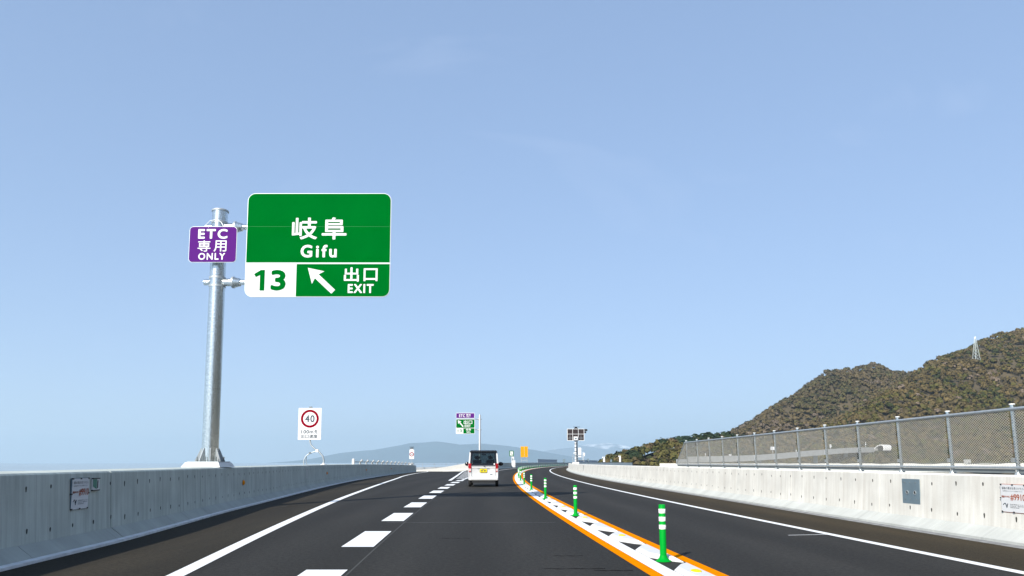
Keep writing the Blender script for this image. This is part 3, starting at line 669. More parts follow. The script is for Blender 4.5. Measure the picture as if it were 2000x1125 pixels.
for x in (-.12, .14):
    MB().rings([[(x + q * math.cos(a), yy, -.02 + q * math.sin(a)) for a in [2*math.pi*k/14 for k in range(14)]] for q, yy in ((.042, -.016), (.042, -.026), (.03, -.026), (.03, -.0175))]).build('grommet', 'steel2', bxr)
    MB().rings([[(x + .03 * math.cos(a), yy, -.02 + .03 * math.sin(a)) for a in [2*math.pi*k/14 for k in range(14)]] for yy in (-.017, -.019)]).build('hole', 'black', bxr)
for x in (-.2, -.02, .17):
    for z in (-.15, .17): MB().rings([[(x + .012 * math.cos(a), yy, z + .012 * math.sin(a)) for a in [2*math.pi*k/8 for k in range(8)]] for yy in (-.016, -.022)]).build('bolt', 'beam', bxr)
# upright dark slot plates on the right wall further on
for y in (74.,):
    o = on_wall(rpath, y, rface, 'R', .62, 'marker_plate', 'narrow dark upright plate on the bright pale wall before the bend', 'plate')
    MB().box(-.12, .12, -.014, -.001, -.32, .32).build('plate', 'beam', o)

# ---------------- bracket railing on the far part of the left wall
rl = thing('bracket_railing', (0, 0, 0), 'low railing of bent white brackets on top of the far grey wall', 'railing')
s0, s1 = lpath.s_of_y(54), lpath.s_of_y(108)
s = s0; first = True
while s < s1:
    p, t, r = lpath.frame(s); b = p + r * -.52; b[2] += LH
    V3 = lambda f, u, q=0: tuple(b + t * f + r * q + np.array([0, 0, u]))
    if first: MB().tube([V3(0, 0), V3(0, .36), V3(0, .40)], [.10, .10, .05], 10).build('end_post', 'pedestal', rl); first = False
    else: MB().tube([V3(0, 0), V3(.0, .16, -.02), V3(.0, .27, .10), V3(0, .34, .16)], [.085, .06, .06, .09], 8).build('bracket', 'far_conc', rl)
    s += 3.9
for hz, q in ((.08, -.52), (.18, -.52)): sweep(lpath, [(q - .02, LH + hz), (q + .02, LH + hz), (q + .02, LH + hz + .045), (q - .02, LH + hz + .045)], s0, s1, 2, 'rail', 'steel2', rl)

# ------------------------------------------------------------------ mesh fence on the right wall
fence = thing('mesh_fence', (0, 0, 0), 'tall galvanised wire mesh fence with round posts on the pale wall', 'fence')
py = [11.8 + 1.67 * k for k in range(-4, 14)]
ss = [rpath.s_of_y(y) for y in py]; OFF = .53
def RP(s_, z, off=OFF): p, t, r = rpath.frame(s_); c = p + r * off; return (c[0], c[1], z)
LEAN = -.035
def fl(z): return OFF + LEAN * (z - RH) / 1.1
for k, s_ in enumerate(ss[:-1]):
    smooth_angle(MB().tube([RP(s_, RH), RP(s_, 2.17, fl(2.17))], .031, 12).build('post', 'steel', fence), 60)
    MB().tube([RP(s_, 2.168, fl(2.17)), RP(s_, 2.185, fl(2.17))], .043, 12).build('post_cap', 'pedestal', fence)
    MB().tube([RP(s_, RH - .0), RP(s_, RH + .05)], [.065, .04], 10).build('post_foot', 'steel2', fence)
sA, sB = ss[0], ss[-1]
top = [RP(q, 2.095, fl(2.09) - .045) for q in np.linspace(sA, ss[-2] + .1, 30)]
smooth_angle(MB().tube(top, .026, 10).build('top_rail', 'steel2', fence), 60)
slant = [RP(ss[-2] + .1, 2.095, fl(2.09) - .045), RP(ss[-1], 1.20, fl(1.2) - .045)]
smooth_angle(MB().tube(slant, .024, 10).build('end_rail', 'steel2', fence), 60)
smooth_angle(MB().tube([RP(q, 1.165, OFF - .05) for q in np.linspace(sA, sB, 34)], .022, 10).build('bottom_rail', 'steel2', fence), 60)
for k in range(len(ss) - 1):
    sweep(rpath, [(OFF - .03, 1.075), (OFF - .03, 1.14), (OFF + .05, 1.14), (OFF + .05, 1.13), (OFF - .02, 1.13), (OFF - .02, 1.075)], ss[k] + .04, ss[k+1] - .04, 1.0, 'kick_plate', 'beam', fence)
    # wire lozenges
    a, b = ss[k] + .03, ss[k+1] - .03; z0, z1 = 1.19, 2.075; last = k == len(ss) - 2
    mb = MB(); pitch = .062; run = (z1 - z0) * 1.45; wr = .0037
    u0 = a - run
    while u0 < b + run:
        for sg in (1, -1):
            e0, e1 = (u0, u0 + run) if sg > 0 else (u0, u0 - run)       # bottom s, top s
            f0, f1 = 0., 1.
            def lim(lo, hi):
                d = e1 - e0; t0, t1 = (lo - e0) / d, (hi - e0) / d
                return min(t0, t1), max(t0, t1)
            q0, q1 = lim(a, b); f0, f1 = max(f0, q0), min(f1, q1)
            if last:                                                   # slanted end: stay below the end rail
                g = lambda f: (z0 + f * (z1 - z0)) - (z1 - (z1 - z0) * ((e0 + f * (e1 - e0)) - a) / (b - a))
                ga, gb = g(f0), g(f1)
                if f1 > f0:
                    if ga > 0 and gb > 0: continue
                    if ga * gb < 0:
                        fm = f0 + (f1 - f0) * ga / (ga - gb)
                        if ga > 0: f0 = fm
                        else: f1 = fm
            if f1 - f0 < .01: continue
            P0 = RP(e0 + f0 * (e1 - e0), z0 + f0 * (z1 - z0), fl(z0 + f0 * (z1 - z0)) - .045 + .003 * sg); P1 = RP(e0 + f1 * (e1 - e0), z0 + f1 * (z1 - z0), fl(z0 + f1 * (z1 - z0)) - .045 + .003 * sg)
            mb.tube([P0, P1], wr, 3, caps=False)
        u0 += pitch
    o = mb.build('wire_mesh', 'wire', fence)
    if not last:
        n = 9; MB().tube([RP(ss[k] + (ss[k+1] - ss[k]) * i / n, 1.275 - .055 * math.sin(math.pi * i / n), OFF + .03) for i in range(n + 1)], .008, 6).build('cable', 'black', fence)
        MB().box(-.03, .03, -.03, .03, 0, .07).build('clamp_box', 'steel2', fence).location = RP(ss[k] + .12, 1.25, OFF + .02)
o = MB().box(-.045, .045, -.03, .03, 0, .09).build('junction_box', 'pedestal', fence); o.location = RP(rpath.s_of_y(13.1), 1.21, OFF + .03)

# ------------------------------------------------------------------ board on the right wall before the bend (seen from behind)
vs_ = rpath.s_of_y(128); p, t, r = rpath.frame(vs_); bpos = p + r * .55
vm = thing('message_board', (bpos[0], bpos[1], RH), 'dark panelled board in white frame on a post above the pale wall', 'road sign')
vm.location.x = 10.95
MB().box(-.55, .55, -.4, .4, -1.5, .25).build('plinth', 'pedestal', vm)
smooth_angle(MB().lathe([(.16, .25), (.13, 4.2)], 14).build('post', 'sign_white', vm))
fx0, fx1, fz0, fz1 = -1.45, 1.5, 3.9, 5.95
for a, b, c, d in ((fx0, fx1, fz0, fz0 + .07), (fx0, fx1, fz1 - .07, fz1), (fx0, fx0 + .07, fz0 + .07, fz1 - .07), (fx1 - .07, fx1, fz0 + .07, fz1 - .07), (fx0 + .07, fx1 - .07, 5.01, 5.07)):
    MB().box(a, b, -.35, .05, c, d).build('frame_bar', 'sign_white', vm)
for x in (-.50, .48): MB().box(x - .03, x + .03, -.33, .04, fz0 + .07, 5.01).build('frame_bar', 'sign_white', vm); MB().box(x - .03, x + .03, -.33, .04, 5.07, fz1 - .07).build('frame_bar', 'sign_white', vm)
for xa, xb in ((-1.38, -.53), (-.47, .45), (.51, 1.43)):
    MB().box(xa, xb, -.26, -.05, 5.07, 5.88).build('dark_cell', 'cell', vm); MB().box(xa, xb, -.26, -.05, 3.97, 5.01).build('dark_cell', 'cell', vm)
for xa in (-.96, .94): MB().box(xa - .02, xa + .02, -.29, -.262, 4.02, 4.8).build('cell_bar', 'steel2', vm); MB().box(xa - .39, xa + .39, -.29, -.262, 4.34, 4.38).build('cell_bar', 'steel2', vm)
MB().box(-.35, .35, -.6, -.36, 4.0, 4.6).build('control_box', 'sign_white', vm); MB().box(-.18, .18, -.62, -.602, 4.15, 4.4).build('box_vent', 'box_grey', vm)
MB().box(1.52, 2.05, -.3, .1, 5.55, 5.9).box(1.55, 1.85, -.2, .1, 5.2, 5.5).build('camera_unit', 'black', vm)
MB().box(-.2, .45, -.2, .2, 5.96, 6.1).box(-.1, .3, -.1, .1, 6.1, 6.25).box(-.35, .8, -.25, .15, 6.25, 6.3).build('antenna', 'black', vm)
for z in (3.3, 2.7, 2.0, 1.3): MB().lathe([(.20, z), (.20, z + .12)], 10).build('band', 'beam', vm)
MB().tube([(.26, -.1, .3), (.26, -.1, 3.9)], .09, 8).build('conduit', 'black', vm)
MB().box(.45, .95, -.35, .1, 1.1, 2.7).build('cabinet', 'sign_white', vm)
for z in (.55, .95, 1.4): MB().box(-.6, 1.4, -.5, -.44, z, z + .06).build('guard_rail', 'steel2', vm)
for x in (-.6, 1.35): MB().box(x, x + .07, -.5, -.44, 0.25, 1.5).build('guard_post', 'steel2', vm)
MB().box(-.4, -.1, -.3, .0, 1.7, 1.85).build('step', 'pedestal', vm)

# ------------------------------------------------------------------ things on the outer wall of the bend
def mtop(y, off=-.45): s_ = y; return (ML(y) + off, y, 1.15)
ph = thing('emergency_phone', (mtop(165)[0], 165, 1.15), 'green and white telephone sign above a white emergency phone box on the far wall', 'phone')
ph.location.x = .0
MB().box(-.10, .45, .2, .7, -1.0, 1.35).build('booth', 'sign_white', ph); MB().box(.02, .3, .17, .198, .5, 1.0).build('handset_plate', 'box_grey', ph)
MB().box(.46, .72, .3, .7, -1.0, .55).build('cabinet', 'sign_white', ph)
pn = MB().box(-.58, .36, .1, .18, 1.4, 2.65).build('sign_panel', 'sign_green', ph)
flat('white_field', [(-.43, 1.68), (.21, 1.68), (.21, 2.5), (-.43, 2.5)], .096, 'sign_white', pn)
MB().tube([(-.25, .09, 2.35), (-.22, .09, 2.1), (-.1, .09, 1.9), (.08, .09, 1.82)], .05, 6).build('handset_symbol', 'sign_green', pn)
flat('lettering_strip', [(-.43, 1.48), (.21, 1.48), (.21, 1.58), (-.43, 1.58)], .096, 'sign_white', pn)
yb = thing('roadside_board', (3.38, 205, 1.15), 'pair of tall yellow orange boards standing above the far wall on the bend', 'road sign')
for x in (-.98, .04):
    pn = MB().box(x, x + .94, -.05, 0, 1.5, 4.45).build('yellow_panel', 'yellow_sign', yb)
    for k in range(7): MB().box(x + .28, x + .66, -.056, -.0505, 1.75 + k * .36, 1.97 + k * .36).build('print_mark', 'ochre', pn)
for x in (-.8, .8): MB().tube([(x, .08, -1.1), (x, .08, 1.2), (x, .08, 4.3)], .07, 8).build('post', 'steel2', yb)
MB().box(-.95, .95, .1, .16, .5, .6).build('cross_bar', 'steel2', yb); MB().tube([(-.9, .1, .9), (-.3, .1, .3), (.3, .1, .9), (.9, .1, .3)], .05, 6).build('brace', 'steel2', yb)

def far_fence(y0, y1, label, h=.95):
    f = thing('mesh_fence', (0, 0, 0), label, 'fence')
    a, b = mpath.s_of_y(y0), mpath.s_of_y(y1); n = max(3, int((b - a) / 6))
    def Q(q, z): p, t, r = mpath.frame(q); c = p + r * -.45; return (c[0], c[1], z)
    for i in range(n + 1):
        q = a + (b - a) * i / n; MB().tube([Q(q, 1.15), Q(q, 1.15 + h)], .06, 6).build('post', 'steel2', f)
    MB().tube([Q(a + (b - a) * i / 20, 1.17 + h) for i in range(21)], .06, 6).build('top_rail', 'beam', f)
    MB().tube([Q(a + (b - a) * i / 20, 1.25) for i in range(21)], .06, 6).build('bottom_rail', 'steel2', f)
    mb = MB(); q = a
    while q < b - h:
        mb.tube([Q(q, 1.2), Q(q + h, 1.1 + h)], .03, 3, caps=False); mb.tube([Q(q + h, 1.2), Q(q, 1.1 + h)], .03, 3, caps=False); q += .16
    mb.build('wire_mesh', 'steel2', f)
far_fence(232, 282, 'low mesh fence on the far bend wall between yellow boards and dark panelled board', 1.0)
far_fence(330, 392, 'low mesh fence on the far bend wall behind the pale wall', 1.0)
for k, (y, hh, kind) in enumerate(((300, 1.5, 0), (352, 3.0, 1), (365, 1.8, 0), (410, 2.2, 2), (430, 1.7, 0), (455, 3.2, 2))):
    lab = ['grey roadside cabinet on top of the far bend wall', 'tall thin mast with white plate on the far bend wall', 'small white roadside cabinet on the far bend wall', 'white camera cabinet with round head on the far bend wall', 'low pale roadside cabinet on the far bend wall', 'tall white camera mast with round head near the fence end'][k]
    o = thing('roadside_cabinet', mtop(y), lab, 'cabinet')
    if kind == 1:
        MB().tube([(0, 0, 0), (0, 0, hh + 2)], .12, 8).build('mast', 'sign_white', o); MB().box(.15, .9, -.05, .05, hh, hh + 1.6).build('plate', 'sign_white', o)
    else:
        MB().box(-.5, .5, -.4, .4, .25, hh).build('cabinet', ['box_grey', 'x', 'sign_white'][kind] if k else 'box_grey', o); MB().box(-.2, .2, -.2, .2, 0, .25).build('foot', 'beam', o)
        if kind == 2: MB().lathe([(.1, hh), (.45, hh + .3), (.45, hh + .7), (.1, hh + 1)], 10, (-.6, 0)).build('camera_head', 'sign_white', o); MB().box(-.1, .4, -.2, .2, hh, hh + 1.0).build('upper_box', 'sign_white', o)

# ------------------------------------------------------------------ far viaducts and the tunnel mouth
def viaduct(name, tab, label, m, h, depth, joint):
    f = hermite(tab); pa = Path(lambda y: (y, *f(y)), tab[0][0], tab[-1][0], 200, 1.0)
    o = thing(name, (0, 0, 0), label, 'viaduct'); q = 0
    while q < pa.len - 1:
        sweep(pa, [(0, -depth), (0, h), (-.35, h), (-.4, -depth)], q + .03, min(q + joint, pa.len) - .03, 6, 'parapet_panel', m, o); q += joint
    sweep(pa, [(-.4, -.2), (-11, -.2), (-11, -depth), (-.4, -depth)], 0, pa.len, 8, 'deck_slab', 'far_conc_dark', o)
    return o, pa, f
va, vpath, vf = viaduct('viaduct', [(52, 262, -.25), (80, 258, -.25), (120, 246, -.2), (160, 228, -.1), (230, 190, 0)], 'bright parapet of a flat viaduct seen through the lower mesh of the fence', 'wall_r', 1.1, 1.8, 24)
vb, vpath2, vf2 = viaduct('viaduct', [(100, 425, 3.2), (145, 442, 4.4), (194, 470, 7.8), (226, 490, 9.7), (246, 504, 10.2)], 'grey ramp viaduct climbing towards the white tunnel mouth', 'far_conc', 1.2, 2.2, 30)
for k, x in enumerate((110, 150, 195, 222)):
    yy, zz = vf2(x); MB().box(-1.2, 1.2, -1, 1, -zz - 14, -2.1).build('pier', 'far_conc_dark', vb).location = (x - .5, yy + 6, zz)
for k, (x, hh, wd) in enumerate(((112, 3, .5), (128, 2.2, 1.6), (158, 5.5, 3.0), (176, 2.5, .6), (205, 4.2, 1.2), (232, 4, .5), (238, 4.5, .5))):
    yy, zz = vf2(x); lab = ['thin white post on the climbing ramp viaduct at its low end', 'white cabinet on the climbing ramp viaduct', 'wide white board on a post on the climbing ramp viaduct', 'short white post past the wide board on the ramp viaduct', 'white camera mast on the ramp viaduct midway to the tunnel', 'thin white post just before the tunnel mouth', 'thin white post touching the tunnel mouth'][k]
    o = thing('roadside_marker', (x, yy + 1, zz), lab, 'marker'); MB().tube([(0, 0, 0), (0, 0, hh)], .14, 6).build('post', 'sign_white', o); MB().box(-wd / 2, wd / 2, -.2, -.15, hh - min(2., hh * .45), hh).build('board', 'sign_white', o)
# tunnel mouth: slanted cut barrel, its road coming in from the left
tn = thing('tunnel_portal', (248, 503, 9.2), 'white slanted tunnel mouth at the foot of the wooded hill', 'tunnel', rz=math.radians(28)); tn.scale = (.45, .62, .62)
n = 18; rings = []
for Rr in (5.6, 6.5):
    for k in range(n + 1):
        a = math.pi * k / n; cz = Rr * math.sin(a); cx = Rr * math.cos(a)
        rings.append((Rr, (cz * 1.15, cx, cz)))
inner = [q for R_, q in rings if R_ == 5.6]; outer = [q for R_, q in rings if R_ == 6.5]
mb = MB(); mb.rings([inner, outer, [(x + 1.0 + 16, y, z) for x, y, z in outer]], close=False, caps=False); mb.rings([inner, [(x + 17, y, z) for x, y, z in inner]], close=False, caps=False)
mb.build('barrel', 'tunnel', tn)
MB().add([(10, 5.5 * math.cos(math.pi * k / n), 5.5 * math.sin(math.pi * k / n)) for k in range(n + 1)], [tuple(range(n + 1))]).build('bore_darkness', 'black', tn)  # black sheet across the barrel, standing for the darkness inside
# a further ramp structure beyond the exit ramp
vc = thing('ramp_railing', (0, 0, 0), 'thin grey railing and low walls beyond the bright exit ramp wall', 'railing')
for k in range(9): MB().tube([(-45 + k * 5.0, 330 + k * 3, -4), (-45 + k * 5.0, 330 + k * 3, .9 + .02 * k)], .1, 6).build('post', 'steel2', vc)
for z in (.3, .9): MB().tube([(-46, 329.5, z), (-4, 354, z + .1)], .07, 6).build('rail', 'steel2', vc)
MB().add([(-60, 322, -6), (-4, 355, -6), (-4, 355, -.4), (-60, 322, -1.3), (-60, 324, -6), (-4, 357, -6), (-4, 357, -.4), (-60, 324, -1.3)], [(0, 1, 2, 3), (4, 5, 6, 7), (3, 2, 6, 7), (0, 3, 7, 4), (1, 2, 6, 5)]).build('low_wall', 'far_conc', vc)

# ------------------------------------------------------------------ car
car = thing('car', (-1.47, 38.2, 0), 'white boxy minicar with black roof and yellow number plate driving ahead', 'car', rz=.023); car.scale = (1.06, 1.03, 1.055)
W2 = .735
def sect(y, zb, zt, hw, rb=.06, rt=.10, tum=0.):
    """rounded section of the lower body, x-z loop at station y"""
    pts = []
    for cx, cz, rr, a0 in ((hw - rb, zb + rb, rb, -90), (hw - rt - tum, zt - rt, rt, 0), (-hw + rt + tum, zt - rt, rt, 90), (-hw + rb, zb + rb, rb, 180)):
        for k in range(5):
            a = math.radians(a0 + 90 * k / 4); pts.append((cx + rr * math.cos(a), y, cz + rr * math.sin(a)))
    return pts
mb = MB()
mb.rings([sect(.03, .38, .96, .66), sect(.0, .36, .99, .70), sect(.06, .33, 1.02, W2), sect(.6, .30, 1.02, W2), sect(1.7, .22, 1.01, W2), sect(2.6, .24, 1.0, W2), sect(2.95, .24, .96, .73), sect(3.25, .26, .86, .70), sect(3.38, .32, .74, .62)])
smooth_angle(mb.build('body', 'car_white', car), 35)
# cabin frame: pillars, rails, roof
def bar(a, b, w, name, m='car_white'): return MB().tube([a, b], w, 6).build(name, m, car)
ZB, ZR = 1.0, 1.70
for sx_ in (-1, 1):
    MB().rings([[(sx_ * (.735 - .0), .04, ZB), (sx_ * .735, .22, ZB), (sx_ * .655, .24, ZB), (sx_ * .655, .04, ZB)], [(sx_ * .675, .14, ZR), (sx_ * .675, .36, ZR), (sx_ * .615, .36, ZR), (sx_ * .615, .14, ZR)]]).build('rear_pillar', 'car_white', car)
    MB().rings([[(sx_ * .735, 1.25, ZB), (sx_ * .735, 1.36, ZB), (sx_ * .68, 1.36, ZB), (sx_ * .68, 1.25, ZB)], [(sx_ * .672, 1.27, ZR), (sx_ * .672, 1.36, ZR), (sx_ * .63, 1.36, ZR), (sx_ * .63, 1.27, ZR)]]).build('centre_pillar', 'black', car)
    MB().rings([[(sx_ * .725, 2.62, ZB), (sx_ * .725, 2.72, ZB), (sx_ * .67, 2.72, ZB), (sx_ * .67, 2.62, ZB)], [(sx_ * .66, 2.12, ZR), (sx_ * .66, 2.2, ZR), (sx_ * .61, 2.2, ZR), (sx_ * .61, 2.12, ZR)]]).build('front_pillar', 'car_black', car)
    MB().add([(sx_ * .728, .2, ZB), (sx_ * .728, 2.66, ZB), (sx_ * .668, 2.18, ZR), (sx_ * .668, .3, ZR)], [(0, 1, 2, 3)]).build('side_window', 'glass', car)
    # lamps, mirrors, wheels
    tl = MB().rings([[(sx_ * x, y, z) for x, y, z in ((.585, -.015, .83), (.70, .02, .83), (.742, .10, .83), (.742, .10, 1.06), (.715, .02, 1.06), (.60, -.012, 1.06))], [(sx_ * (x + .002), y, z + .20 if z > 1 else z + .165) for x, y, z in ((.60, .0, .83 + .03), (.70, .03, .83 + .03), (.735, .10, .83 + .03), (.735, .12, 1.06 - .20 + .165), (.71, .05, 1.06 - .2 + .165), (.6, .01, 1.06 - .2 + .165))]])
    smooth_angle(MB().rings([[(sx_ * .59, -.018, z), (sx_ * .70, .0, z), (sx_ * .745, .09, z), (sx_ * .72, .16, z), (sx_ * .60, .08, z)] for z in (.88, 1.13)]).build('tail_lamp', 'tail_red', car), 30)
    smooth_angle(MB().rings([[(sx_ * .60, -.014, z), (sx_ * .70, .004, z), (sx_ * .742, .09, z), (sx_ * .72, .16, z), (sx_ * .60, .08, z)] for z in (.755, .878)]).build('lamp_lens', 'tail_clear', car), 30)
    smooth_angle(MB().rings([[(sx_ * .61, -.012, z), (sx_ * .70, .006, z), (sx_ * .741, .09, z), (sx_ * .72, .16, z), (sx_ * .60, .08, z)] for z in (.715, .753)]).build('lamp_base', 'tail_red', car), 30)
    mr = MB().rings([[(sx_ * (.86 + .13 * k * math.cos(a)), 2.42 + dy, 1.10 + .105 * k * math.sin(a)) for a in [2*math.pi*q/12 for q in range(12)]] for k, dy in ((.85, 0), (1, .02), (1, .08), (.6, .16))]).build('wing_mirror', 'car_black', car, True)
    MB().box(min(sx_ * .70, sx_ * .78), max(sx_ * .70, sx_ * .78), 2.44, 2.52, 1.03, 1.08).build('mirror_arm', 'black', car)
    for yw in (.52, 2.90):
        wh = bpy.data.objects.new('wheel', None); COL.objects.link(wh); wh.parent = car; wh.location = (sx_ * .655, yw, .275)
        rg = [(-.075, .235), (-.07, .262), (-.045, .275), (.045, .275), (.07, .262), (.075, .235), (.075, .17), (-.075, .17)]
        mb = MB(); mb.rings([[(x, rr * math.cos(a), rr * math.sin(a)) for x, rr in rg] for a in [2*math.pi*k/28 for k in range(29)]], caps=False)
        smooth_angle(mb.build('tyre', 'tyre', wh), 35)
        MB().tube([(-.05, 0, 0), (.06, 0, 0)], .172, 20).build('rim', 'rim', wh)
rf_ = MB().rings([[(-.60 * a, y, z), (.60 * a, y, z), (.665 * a, y, z - .045), (.665 * a, y, z - .085), (-.665 * a, y, z - .085), (-.665 * a, y, z - .045)] for a, y, z in ((.97, .06, 1.755), (1, .14, 1.775), (1, 1.1, 1.79), (1, 1.9, 1.765), (.97, 2.22, 1.725))])
smooth_angle(rf_.build('roof', 'car_black', car), 30)
MB().add([(-.66, .045, ZB), (.66, .045, ZB), (.61, .15, ZR), (-.61, .15, ZR)], [(0, 1, 2, 3)]).build('rear_window', 'glass', car)
for a, b, c, d in (((-.66, ZB), (-.565, ZB), (-.53, ZR), (-.612, ZR)), ((.565, ZB), (.66, ZB), (.612, ZR), (.53, ZR)), ((-.565, ZB), (.565, ZB), (.56, ZB + .12), (-.56, ZB + .12)), ((-.54, ZR - .09), (.54, ZR - .09), (.53, ZR), (-.53, ZR))):
    Y = lambda z: .038 + (z - ZB) / (ZR - ZB) * .105
    MB().add([(x, Y(z), z) for x, z in (a, b, c, d)], [(0, 1, 2, 3)]).build('window_border', 'car_black', car)
MB().add([(-.66, 2.68, ZB), (.66, 2.68, ZB), (.60, 2.18, ZR), (-.60, 2.18, ZR)], [(0, 1, 2, 3)]).build('windscreen', 'glass', car)
MB().box(-.62, .62, .06, 2.6, .98, 1.03).build('cabin_floor', 'seat', car)
for sx_ in (-.33, .33):
    for y in (.75, 1.75):
        MB().rings([[(sx_ - .22, y, 1.0), (sx_ + .22, y, 1.0), (sx_ + .22, y + .12, 1.0), (sx_ - .22, y + .12, 1.0)], [(sx_ - .19, y - .04, 1.3), (sx_ + .19, y - .04, 1.3), (sx_ + .19, y + .08, 1.3), (sx_ - .19, y + .08, 1.3)]]).build('seat_back', 'seat', car)
        MB().rings([[(sx_ + q * .12 * math.cos(a), y - .02 + d, 1.42 + q * .10 * math.sin(a)) for a in [2*math.pi*k/12 for k in range(12)]] for q, d in ((.8, 0), (1, .03), (.8, .08))]).build('headrest', 'seat', car)
MB().box(-.09, .09, 2.05, 2.1, 1.55, 1.62).build('rear_view_mirror', 'black', car)
pl = MB().box(-.165, .165, -.026, -.012, .70, .865).build('number_plate', 'plate', car)
MB().box(-.12, -.02, -.029, -.0265, .745, .80).box(.02, .12, -.029, -.0265, .745, .80).box(-.07, .07, -.029, -.0265, .825, .845).build('plate_print', 'ink', pl)
MB().box(-.30, .30, -.022, -.008, .885, .905).build('plate_garnish', 'beam', car)
MB().box(-.585, .585, -.012, -.0035, .893, .899).build('tailgate_gap', 'black', car)
for a, b in (((-.575, .89), (-.575, .52)), ((-.575, .52), (-.50, .46)), ((-.50, .46), (.50, .46)), ((.50, .46), (.575, .52)), ((.575, .52), (.575, .89))):
    MB().tube([(a[0], -.004, a[1]), (b[0], -.004, b[1])], .006, 4).build('panel_gap', 'box_grey', car)
mbp = MB().rings([sect(.10, .31, .47, .735, .05, .05), sect(-.05, .32, .455, .70, .05, .06), sect(-.075, .35, .42, .60, .03, .035)])
smooth_angle(mbp.build('bumper', 'car_white', car), 35)
MB().box(-.56, .56, .0, .4, .20, .309).build('under_tray', 'black', car)
MB().tube([(.02, -.006, 1.0), (.10, .012, .965)], .016, 6).build('rear_wiper', 'black', car)
MB().box(.30, .42, -.018, -.003, .60, .625).build('name_badge', 'steel2', car)
MB().tube([(-.2, -.004, .82), (-.17, -.006, .70)], .005, 4).build('handle_cable', 'steel2', car)
MB().box(.50, .56, .03, .045, 1.06, 1.14).build('window_sticker', 'sign_white', car)

# ------------------------------------------------------------------ hills, forest, mountains
def fbm(x, y, sc, seed=0, oct_=4):
    r_ = np.random.default_rng(seed); z = 0; a = 1.; t = 0
    for o in range(oct_):
        for q in range(3):
            an = r_.uniform(0, math.pi * 2); ph = r_.uniform(0, 6.28); f = 2 ** o / sc * r_.uniform(.8, 1.25)
            z = z + a / 3 * np.sin((x * math.cos(an) + y * math.sin(an)) * f * 6.283 + ph + 1.3 * np.sin((x * math.sin(an) - y * math.cos(an)) * f * 3.1 + ph * 2))
        t += a; a *= .5
    return z / t
SP_FAR = [(215, 930, 5), (311, 1000, 42), (420, 1080, 94), (497, 1150, 133), (548, 1200, 152), (592, 1230, 158), (666, 1300, 162), (753, 1350, 160), (900, 1450, 170)]
SP_NEAR = [(205, 640, 5), (271, 700, 22), (332, 750, 38), (410, 820, 64), (502, 900, 103), (563, 960, 127), (659, 1040, 168), (807, 1150, 206), (1098, 1300, 270), (1500, 1450, 330)]
SP_SMALL = [(46, 470, -4), (62, 480, -1), (77, 490, 3.2), (93, 500, 8.3), (114, 520, 13), (152, 550, 15.5), (205, 620, 18), (271, 700, 22)]
SP_LOW = [(235, 535, 14), (300, 560, 20), (380, 600, 30), (480, 650, 45), (640, 760, 75), (760, 900, 120), (807, 1150, 195)]
def ridge(x, y, sp, slope):
    h = np.full(x.shape, -1e9)
    for (x0, y0, z0), (x1, y1, z1) in zip(sp[:-1], sp[1:]):
        dx, dy = x1 - x0, y1 - y0; t = np.clip(((x - x0) * dx + (y - y0) * dy) / (dx * dx + dy * dy), 0, 1)
        d = np.hypot(x - x0 - t * dx, y - y0 - t * dy); h = np.maximum(h, z0 + t * (z1 - z0) - slope * (np.sqrt(d * d + 64) - 8))
    return h
def terrain(x, y):
    x = np.asarray(x, float); y = np.asarray(y, float)
    hs = [ridge(x, y, SP_FAR, .62), ridge(x, y, SP_NEAR, .60), ridge(x, y, SP_SMALL, .45), ridge(x, y, SP_LOW, .42)]
    m = np.maximum.reduce(hs); k = 5.
    h = m + k * np.log(sum(np.exp((q - m) / k) for q in hs)) - k * .3
    am = np.clip((h + 8) / 70, 0, 1)
    return np.maximum(h + am * (9 * fbm(x, y, 170, 3) + 3 * fbm(x, y, 60, 5)), -14.5)
gx = np.arange(0, 1560, 12.); gy = np.arange(400, 1760, 12.); XX, YY = np.meshgrid(gx, gy); ZZ = terrain(XX, YY)
nx, ny = len(gx), len(gy); idx = np.arange(nx * ny).reshape(ny, nx)
fcs = np.stack([idx[:-1, :-1], idx[:-1, 1:], idx[1:, 1:], idx[1:, :-1]], -1).reshape(-1, 4)
hm = bpy.data.meshes.new('hill'); hm.from_pydata(np.stack([XX, YY, ZZ], -1).reshape(-1, 3).tolist(), [], fcs.tolist()); hm.update()
hm.polygons.foreach_set('use_smooth', [True] * len(hm.polygons))
tag(link('hill', hm, 'soil'), kind='structure')

SP_SIDE = [(1500, 1450, 330), (1350, 900, 340), (1150, 450, 330), (1000, 0, 300), (900, -450, 310), (650, -850, 290), (300, -1100, 250), (60, -1250, 180)]
gx2 = np.arange(200, 1500, 25.); gy2 = np.arange(-1500, 1000, 25.); X2, Y2 = np.meshgrid(gx2, gy2)
Z2 = ridge(X2, Y2, SP_SIDE, .52) + 14 * fbm(X2, Y2, 180, 7); Z2 = np.where((X2 / np.maximum(Y2, 1) < .80) & (Y2 > 0), -30, np.maximum(Z2, -14.6))
i2 = np.arange(X2.size).reshape(X2.shape); f2 = np.stack([i2[:-1, :-1], i2[:-1, 1:], i2[1:, 1:], i2[1:, :-1]], -1).reshape(-1, 4)
hm2 = bpy.data.meshes.new('hill'); hm2.from_pydata(np.stack([X2, Y2, Z2], -1).reshape(-1, 3).tolist(), [], f2.tolist()); hm2.update()
tag(link('hill', hm2, 'far_wood', smooth=True), kind='structure')

